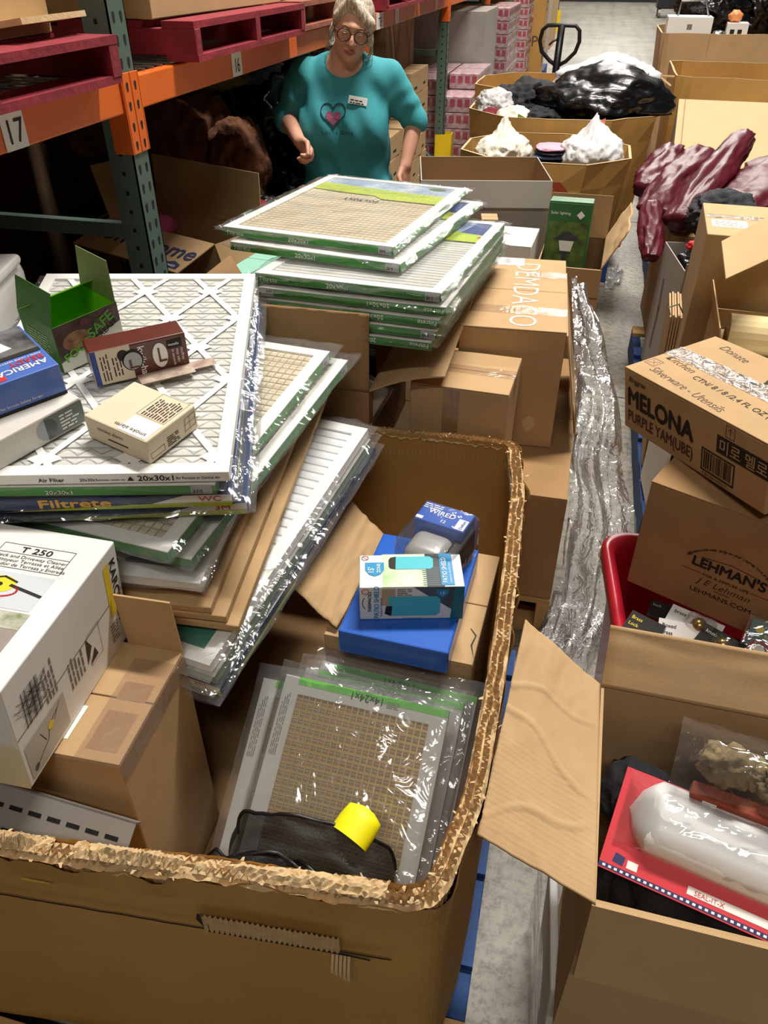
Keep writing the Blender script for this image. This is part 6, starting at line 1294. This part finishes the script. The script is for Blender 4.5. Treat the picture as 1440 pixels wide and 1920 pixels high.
# joints (local; -y is towards the viewer): right arm is at image left
SHR, ELR, WRR = (-.180, .0, 1.325), (-.262, -.010, 1.155), (-.175, -.205, 1.10)
SHL, ELL, WRL = (.190, .0, 1.315), (.305, .02, 1.15), (.272, -.07, .985)
def fing(o, pts, r0, r1): return [(pts[i], pts[i+1], r0+(r1-r0)*i/(len(pts)-1), r0+(r1-r0)*(i+1)/(len(pts)-1)) for i in range(len(pts)-1)]
W1 = np.array(WRR); hf = np.array((.62, -.50, -.60)); hf /= np.linalg.norm(hf); hs = np.array((.25, -.45, .86)); hs -= hf*(hs@hf); hs /= np.linalg.norm(hs); hn = np.cross(hf, hs)
def hand(W_, f_, s_, n_, curl, sp=1.):
    segs = []
    for k, (ln, w) in enumerate(((.070, .030), (.078, .010), (.072, -.010), (.056, -.029))):
        k0 = W_+f_*(.082-.006*abs(k-1))+s_*w; p = [k0]; a = 0
        for q, l in enumerate((.42, .32, .26)): a += curl[q]*(1+.10*k); p.append(p[-1]+(f_*math.cos(a)+n_*math.sin(a))*ln*l)
        segs += fing(None, p, .0098-.0006*(k == 3), .0078)
    t0 = W_+f_*.022+s_*.026; segs += fing(None, [t0, t0+f_*.030+s_*.020+n_*.006, t0+f_*.055+s_*.020+n_*.022, t0+f_*.076+s_*.014+n_*.034], .0125, .0088)
    return segs
H1 = hand(W1, hf, hs, hn, (.75, .95, .6)); W2 = np.array(WRL); hf2 = np.array((-.12, -.22, -.97)); hf2 /= np.linalg.norm(hf2); hs2 = np.array((-.55, -.8, .25)); hs2 -= hf2*(hs2@hf2); hs2 /= np.linalg.norm(hs2); hn2 = -np.cross(hf2, hs2); H2 = hand(W2, hf2, hs2, hn2, (.25, .35, .25))
def palm(p, W_, f_, s_, n_):
    q = p-(W_+f_*.047); l = np.stack([q@f_, q@s_, q@n_], 1); return ell(l, (0, 0, 0), (.056, .043, .017))
def torso(p):
    d = ell(p, (0, .01, 1.20), (.185, .115, .17)); d = su(d, ell(p, (0, .02, .98), (.185, .125, .20)), .08); d = su(d, ell(p, (0, .02, .82), (.19, .135, .14)), .06)
    d = su(d, cap(p, (-.15, .01, 1.315), (.15, .01, 1.315), .062, .062), .06); q = p.copy(); q[:, 0] = np.abs(q[:, 0]); d = su(d, ell(q, (.085, -.072, 1.13), (.085, .070, .085)), .08)
    d = su(d, cap(p, (0, .03, 1.34), (.005, .0, 1.40), .075, .055), .05)
    return d
def body(p):
    d = torso(p); d = su(d, cap(p, (.005, .0, 1.36), tuple(HC+HR @ Vector((0, .015, -.05))), .056, .052), .04); d = su(d, headsdf(p), .022)
    for s_, e_, w_ in ((SHR, ELR, WRR), (SHL, ELL, WRL)):
        d = su(d, cap(p, s_, e_, .052, .041), .03); d = su(d, cap(p, e_, w_, .041, .026), .015)
    d = su(d, palm(p, W1, hf, hs, hn), .02); d = su(d, palm(p, W2, hf2, hs2, hn2), .02)
    for lst in (H1, H2):
        fd = np.full(len(p), 9.)
        for a, b_, ra, rb in lst: fd = np.minimum(fd, cap(p, a, b_, ra, rb))
        d = su(d, fd, .006)
    for s_ in (-1, 1): d = su(d, cap(p, (s_*.095, .02, .80), (s_*.10, .02, .46), .085, .060), .05); d = su(d, cap(p, (s_*.10, .02, .46), (s_*.10, .03, .09), .058, .040), .02); d = su(d, ell(p, (s_*.105, -.03, .045), (.042, .115, .04)), .03)
    return d
SKIN = mat('skin', 'd9a186', .5, var=.05, vscale=30, sss=.12); LIP = mat('lips', 'b5675c', .45)
vs, fs = snets(body, (-.36, -.40, -.01), (.38, .20, 1.66), .0055)
o = to_obj('body', vs, fs, [SKIN, LIP], per)
cen = (vs[fs].mean(1)-HCn)@HRn; lipm = (((cen[:, 0]/.024)**2+((cen[:, 2]+.0625)/.011)**2) < 1) & (cen[:, 1] < -.085)
o.data.polygons.foreach_set('material_index', lipm.astype(int).tolist())
# shirt
def shirt(p):
    nz = .006*np.sin(p[:, 2]*38+6*np.sin(p[:, 0]*14))*np.exp(-((p[:, 2]-.90)/.14)**2)+.004*np.sin(p[:, 0]*60+p[:, 2]*30)
    d = torso(p)-.014; d = su(d, ell(p, (0, .02, .80), (.205, .15, .16)), .08)
    for s_, e_, w_ in ((SHR, ELR, WRR), (SHL, ELL, WRL)):
        e2 = tuple(np.array(e_)+(np.array(w_)-np.array(e_))*.20); tt = np.linalg.norm(p-np.array(e_), axis=1)
        sl_ = su(cap(p, s_, e_, .066, .056), cap(p, e_, e2, .056, .050), .02); nz = nz+.006*np.sin(tt*120+p[:, 1]*25)*np.exp(-(tt/.12)**2)
        dn = np.array(w_)-np.array(e_); dn /= np.linalg.norm(dn); cut = (p-np.array(e2))@dn; near = np.linalg.norm(p-np.array(e2), axis=1) < .16
        d = su(d, np.where(near, np.maximum(sl_, cut), sl_), .03)
    d = d+nz
    d = np.maximum(d, .735-p[:, 2])
    d = np.maximum(d, -ell(p, (.005, -.075, 1.405), (.092, .10, .082))); d = np.maximum(d, -cap(p, (.005, .0, 1.34), (.005, -.02, 1.55), .072, .085))
    return d
TEALS = mat('teal_jersey', '3a9aa3', .8, var=.06, vscale=8, bump=.12, bscale=260)
vs, fs = snets(shirt, (-.40, -.22, .70), (.42, .22, 1.42), .0065); sh = to_obj('shirt', vs, fs, TEALS, per); sh.modifiers['smooth'].iterations = 4
def pants(p):
    d = ell(p, (0, .02, .80), (.19, .135, .13))
    for s_ in (-1, 1): d = su(d, cap(p, (s_*.095, .02, .80), (s_*.10, .02, .46), .098, .075), .04); d = su(d, cap(p, (s_*.10, .02, .46), (s_*.10, .03, .09), .074, .066), .02)
    return np.maximum(d-.006, .07-p[:, 2])
vs, fs = snets(pants, (-.25, -.20, .04), (.25, .22, .95), .012); to_obj('trousers', vs, fs, mat('dark_denim', '2a3348', .85, bump=.2, bscale=120), per)
def shoes(p): return np.minimum(ell(p, (-.105, -.035, .048), (.050, .130, .048)), ell(p, (.105, -.035, .048), (.050, .130, .048)))
vs, fs = snets(shoes, (-.2, -.2, -.01), (.2, .15, .12), .01); to_obj('shoes', vs, fs, BLKP, per)
# hair: cap over the skull with a fringe swept to one side, strands beside the face
def hair(P_):
    p = (P_-HCn)@HRn; d = ell(p, (0, .022, .036), (.085, .100, .094)); d = su(d, ell(p, (0, .085, -.01), (.06, .04, .06)), .04)
    fc = ell(p, (-.012, -.085, -.030), (.066, .070, .098)); d = ss(d, fc, .012); d = np.maximum(d, -ell(p, (0, -.04, -.115), (.085, .10, .09)))
    d = su(d, cap(p, (-.02, -.055, .108), (.062, -.066, .045), .016, .020), .02); d = su(d, cap(p, (.062, -.064, .045), (.078, -.045, -.035), .018, .010), .02); d = su(d, cap(p, (-.03, -.055, .106), (-.072, -.045, .045), .012, .012), .02); d = su(d, cap(p, (-.072, -.045, .045), (-.080, -.02, -.02), .010, .006), .015)
    a = np.arctan2(p[:, 0], -p[:, 1]+.02); return d+.0022*np.sin(a*46+p[:, 2]*30)
def hair_mat():
    m = bpy.data.materials.new('ash_blonde_hair'); m.use_nodes = True; t = m.node_tree; b = t.nodes['Principled BSDF']; L = t.links.new
    tc = _n(t, 'ShaderNodeTexCoord'); mp = _n(t, 'ShaderNodeMapping'); mp.inputs['Scale'].default_value = (160, 160, 9); nz = _n(t, 'ShaderNodeTexNoise', Scale=1., Detail=4.); L(tc.outputs['Object'], mp.inputs[0]); L(mp.outputs[0], nz.inputs['Vector'])
    rp = _n(t, 'ShaderNodeValToRGB'); rp.color_ramp.elements[0].color = lin('8f7a62'); rp.color_ramp.elements[1].color = lin('ded3c0'); rp.color_ramp.elements[0].position = .35; rp.color_ramp.elements[1].position = .65
    L(nz.outputs['Fac'], rp.inputs[0]); L(rp.outputs[0], b.inputs['Base Color']); b.inputs['Roughness'].default_value = .45
    bp = _n(t, 'ShaderNodeBump', Strength=.5, Distance=.01); L(nz.outputs['Fac'], bp.inputs['Height']); L(bp.outputs[0], b.inputs['Normal']); return m
HM_ = hair_mat(); q = HC; vs, fs = snets(hair, (q.x-.15, q.y-.15, q.z-.17), (q.x+.16, q.y+.18, q.z+.18), .004); to_obj('hair', vs, fs, HM_, per)
def hp(x, y, z): return HC+HR @ Vector((x, y, z))
b = MB(); R_ = random.Random(8)
for s_ in (-1, 1):
    for k in range(14):
        x0 = s_*R_.uniform(.070, .082); y0 = R_.uniform(-.05, .02); l_ = R_.uniform(.10, .17) if s_ > 0 else R_.uniform(.09, .14); c2 = R_.uniform(-.008, .012)
        b.tube([hp(x0, y0, .02), hp(x0+s_*.012, y0-.004, -.03), hp(x0+s_*(.012+c2), y0, -.03-l_*.4), hp(x0+s_*(.004+c2*2), y0+.004, .02-l_)], [.0022, .002, .0016, .0006], 4)
b.build('loose_strands', HM_, per, smooth=True)
# glasses, eyes, brows
GL = mat('tortoise_frame', '3b1d1d', .3); b = MB()
for s_ in (-1, 1):
    b.tube([hp(s_*.034+.0265*math.cos(a), -.104+.004*abs(math.cos(a)), .000+.0225*math.sin(a)) for a in [2*math.pi*k/24 for k in range(25)]], .0022, 6, False); b.tube([hp(s_*.060, -.100, .006), hp(s_*.078, -.05, .010), hp(s_*.081, .012, .006)], .0018, 5)
b.tube([hp(-.0085, -.106, .006), hp(0, -.109, .009), hp(.0085, -.106, .006)], .0022, 6); b.build('glasses_frame', GL, per, smooth=True)
b = MB()
for s_ in (-1, 1): o_ = hp(s_*.034, -.104, 0); U_, V_ = HR @ Vector((1, 0, 0)), HR @ Vector((0, 0, 1)); b.disc((o_, U_, V_, HR @ Vector((0, -1, 0))), 0, 0, .026, 22, .022)
b.build('lenses', film('lens_film', gloss=.35, base=.04, rough=.03, milky=.02, bscale=2, bstr=.0), per)
EW = mat('eye_white', 'e6ddd4', .25); EI = mat('iris', '4b5560', .25)
for s_ in (-1, 1):
    for rr_, y_, m_, nm in ((.0085, -.0815, EW, 'eyeball'), (.0048, -.0865, EI, 'iris')):
        bm = bmesh.new(); bmesh.ops.create_uvsphere(bm, u_segments=14, v_segments=10, radius=rr_); me = bpy.data.meshes.new(nm); bm.to_mesh(me); bm.free(); me.materials.append(m_); e = bpy.data.objects.new(nm, me); COL.objects.link(e); e.parent = per; e.location = hp(s_*.031, y_, .002); e.scale = (1, 1, .5)
b = MB()
for s_ in (-1, 1): b.tube([hp(s_*.014, -.096, .026), hp(s_*.032, -.094, .031), hp(s_*.050, -.082, .026)], [.0022, .0026, .0012], 5)
b.build('eyebrows', mat('brow', '8a7058', .8), per, smooth=True)
# prints on the shirt follow its surface
def front_y(x, z, f=shirt):
    ys = np.linspace(-.25, .05, 240); d = f(np.stack([np.full(240, x), ys, np.full(240, z)], 1)); k = np.argmax(d < 0); return ys[k]-.004
def on_shirt(pts2, w, name, m_):
    b = MB(); P3 = [Vector((x, front_y(x, z), z)) for x, z in pts2]; b.tube(P3, w, 5, False); return b.build(name, m_, sh)
hx, hz = -.035, 1.195
hp2 = [(hx+.0042*16*math.sin(a)**3*.78, hz+.0042*(13*math.cos(a)-5*math.cos(2*a)-2*math.cos(3*a)-math.cos(4*a))*.78) for a in [2*math.pi*k/40 for k in range(41)]]
on_shirt(hp2, .0022, 'heart_outline', mat('dark_teal_ink', '1d3b44', .8))
b = MB(); cp = Vector((hx, front_y(hx, hz-.012)-.001, hz-.012)); R_ = [Vector((hx+(x-hx)*.62, front_y(hx+(x-hx)*.62, hz-.012+(z-hz)*.58)-.001, hz-.012+(z-hz)*.58)) for x, z in hp2]
b.add([cp]+R_, [(0, i+1, i+2) for i in range(len(R_)-1)]); b.build('heart_print', mat('rose_ink', '8d4a63', .8), sh)
R2 = random.Random(1); x = -.085
for ch in 'Life is Good':
    cu = bpy.data.curves.new('t', 'FONT'); cu.body = ch; cu.size = .022; cu.resolution_u = 2; ob = bpy.data.objects.new('t', cu); me = bpy.data.meshes.new_from_object(ob); wd = max([v.co.x for v in me.vertices] or [.006])
    for v in me.vertices: X_, Z_ = x+v.co.x, 1.118+v.co.y; v.co = (X_, front_y(X_, Z_)-.0005, Z_)
    bpy.data.objects.remove(ob); bpy.data.curves.remove(cu)
    if len(me.vertices): me.materials.clear(); me.materials.append(MATS['dark_teal_ink']); me.name = 'shirt_lettering'; e = bpy.data.objects.new('shirt_lettering', me); COL.objects.link(e); e.parent = sh
    x += wd+.003
bd = MB().box(-.040, .040, -.0015, .0015, -.015, .015).build('name_badge', WHT, per, bevel=.001); bd.matrix_local = T(.070, front_y(.070, 1.245)-.004, 1.245, 0, -14, 9)
fr = (Vector((-.040, -.0015, -.015)), Vector((1, 0, 0)), Vector((0, 0, 1)), Vector((0, -1, 0))); fine_print(bd, fr, .008, .003, .072, .022, 2, INK, 3, lift=.0006)

# ---------------------------------------------------------------- soft things give way where they lie against others
from mathutils.bvhtree import BVHTree
bpy.context.view_layer.update()
OB = bpy.data.objects
def meshes(o):
    out = [o] if o.type == 'MESH' else []
    for c in o.children: out += meshes(c)
    return out
def settle(name, *obstacles, bite=.002):
    """pull the surface of a soft thing back towards its middle where it would run into its neighbours, leaving it just touching them"""
    o = OB[name]; V = []; F = []
    for q in obstacles:
        q = q.split(':'); ms = [m for m in meshes(OB[q[0]]) if len(q) == 1 or m.name.split('.')[0] in q[1:]]
        for m in ms:
            k = len(V); W_ = m.matrix_world; V += [W_ @ v.co for v in m.data.vertices]; F += [tuple(i+k for i in p.vertices) for p in m.data.polygons]
    tr = BVHTree.FromPolygons(V, F); M = o.matrix_world; iM_ = M.inverted(); c0 = M.translation.copy(); ax = AXIS.get(name)
    for v in o.data.vertices:
        p = M @ v.co; c = c0
        if ax: d = ax[1]-ax[0]; c = ax[0]+d*min(1, max(0, (p-ax[0]).dot(d)/d.length_squared))
        d = p-c; l = d.length
        if l < 1e-5: continue
        h = tr.ray_cast(c, d/l, l)
        if h[0] is not None: v.co = iM_ @ (c+d/l*min(l, h[3]+bite))
    o.data.update()
W1_, W2_ = 'octagonal_bin:inner_wall:rim', 'octagonal_bin.001:inner_wall:rim'
settle('clothes_heap', W1_); settle('clothes_heap.001', W2_)
G = ['folded_garment', 'folded_garment.001', 'folded_garment.002', 'folded_garment.003', 'folded_garment.004']
for i_, g_ in enumerate(G): settle(g_, 'clothes_heap', *G[:i_])
settle('white_bag', W1_, 'clothes_heap', *G); settle('white_bag.001', W1_, 'clothes_heap', *G)
settle('black_bag', W2_, 'clothes_heap.001'); settle('black_garment', W2_, 'black_bag', 'clothes_heap.001'); settle('black_garment.001', W2_, 'black_bag', 'black_garment', 'clothes_heap.001')
settle('white_bag.002', W2_, 'black_bag', 'black_garment', 'clothes_heap.001'); settle('white_bag.003', W2_, 'black_garment', 'black_garment.001', 'clothes_heap.001')
settle('white_bag.004', W2_, 'white_bag.003', 'black_garment', 'black_garment.001', 'clothes_heap.001'); settle('maroon_garment', W2_, 'white_bag.003', 'white_bag.004', 'black_garment', 'clothes_heap.001'); settle('red_sock', W2_, 'black_garment', 'white_bag.002')
KB = ['knit_blanket', 'knit_blanket.001', 'knit_blanket.002', 'knit_blanket.003', 'knit_blanket.004']; SB = ['storage_bin:inner_wall:rim:outer_wall', 'storage_bin.001:inner_wall:rim:outer_wall']
settle('knit_blanket.002', *SB); settle('knit_blanket', SB[0], 'knit_blanket.002'); settle('knit_blanket.001', SB[0], 'knit_blanket'); settle('knit_blanket.003', SB[0], 'knit_blanket', 'knit_blanket.001', 'knit_blanket.002', 'home_carton'); settle('knit_blanket.004', 'knit_blanket', 'knit_blanket.001', 'knit_blanket.002')
BB_ = ['black_bag.001', 'black_bag.002', 'black_bag.003', 'black_bag.004', 'black_bag.005']
settle('black_bag.001', *SB, *KB); settle('black_bag.002', SB[1], 'black_bag.001', *KB); settle('black_bag.003', SB[1], 'black_bag.001', 'dark_open_carton', 'person', *KB); settle('black_bag.004', *SB, *KB, *BB_[:3]); settle('black_bag.005', *BB_[:4])
settle('grey_garment', *BB_, *KB); settle('denim_garment', *BB_, *KB, 'grey_garment', 'person'); settle('red_cloth_scrap', *BB_, *KB, 'home_carton')
settle('black_bag.006', 'grey_carton', 'tall_carton.001'); settle('black_bag.007', 'grey_carton', 'black_bag.006', 'tall_carton.001')
settle('brown_heap', 'red_stripe_carton'); settle('vinyl_cover', 'red_stripe_carton', 'brown_heap', 'grey_carton')
settle('vinyl_cover.001', 'vinyl_cover', 'red_stripe_carton', 'brown_heap'); settle('vinyl_cover.002', 'vinyl_cover', 'vinyl_cover.001', 'red_stripe_carton', 'brown_heap'); settle('vinyl_cover.003', 'vinyl_cover', 'red_stripe_carton', 'brown_heap', 'light_carton'); settle('vinyl_cover.004', 'vinyl_cover', 'vinyl_cover.001', 'grey_carton', 'red_stripe_carton')
settle('grey_black_garment', 'black_bag.006', 'black_bag.007', 'vinyl_cover', 'vinyl_cover.003', 'grey_carton', 'tall_carton.001'); settle('red_strap', 'black_bag.006', 'black_bag.007', 'grey_black_garment', 'tall_carton.001', 'grey_carton')
settle('black_bag.008', 'bin_filler_carton', 'white_printer_carton', 'white_appliance', 'bulk_bin.002:inner_wall:rim'); settle('black_bag.009', 'bin_filler_carton', 'black_bag.008', 'white_appliance', 'bulk_bin.002:inner_wall:rim'); settle('orange_wrapper', 'black_bag.008', 'black_bag.009', 'white_appliance'); settle('red_wrapper', 'black_bag.008', 'black_bag.009'); settle('silver_wrapper', 'white_printer_carton', 'white_appliance', 'bin_filler_carton')
settle('black_cloth', 'open_carton.001'); settle('black_cloth.001', 'open_carton.001', 'black_cloth', 'blister_pack'); settle('packet_heap', 'red_tote'); settle('bubble_wrap', 'white_carton', 'taped_carton', 'support_carton.001'); settle('can_heap', 'stored_carton.002'); settle('dark_cloth_bundle', 'trolley'); settle('pink_cloth', 'home_carton')
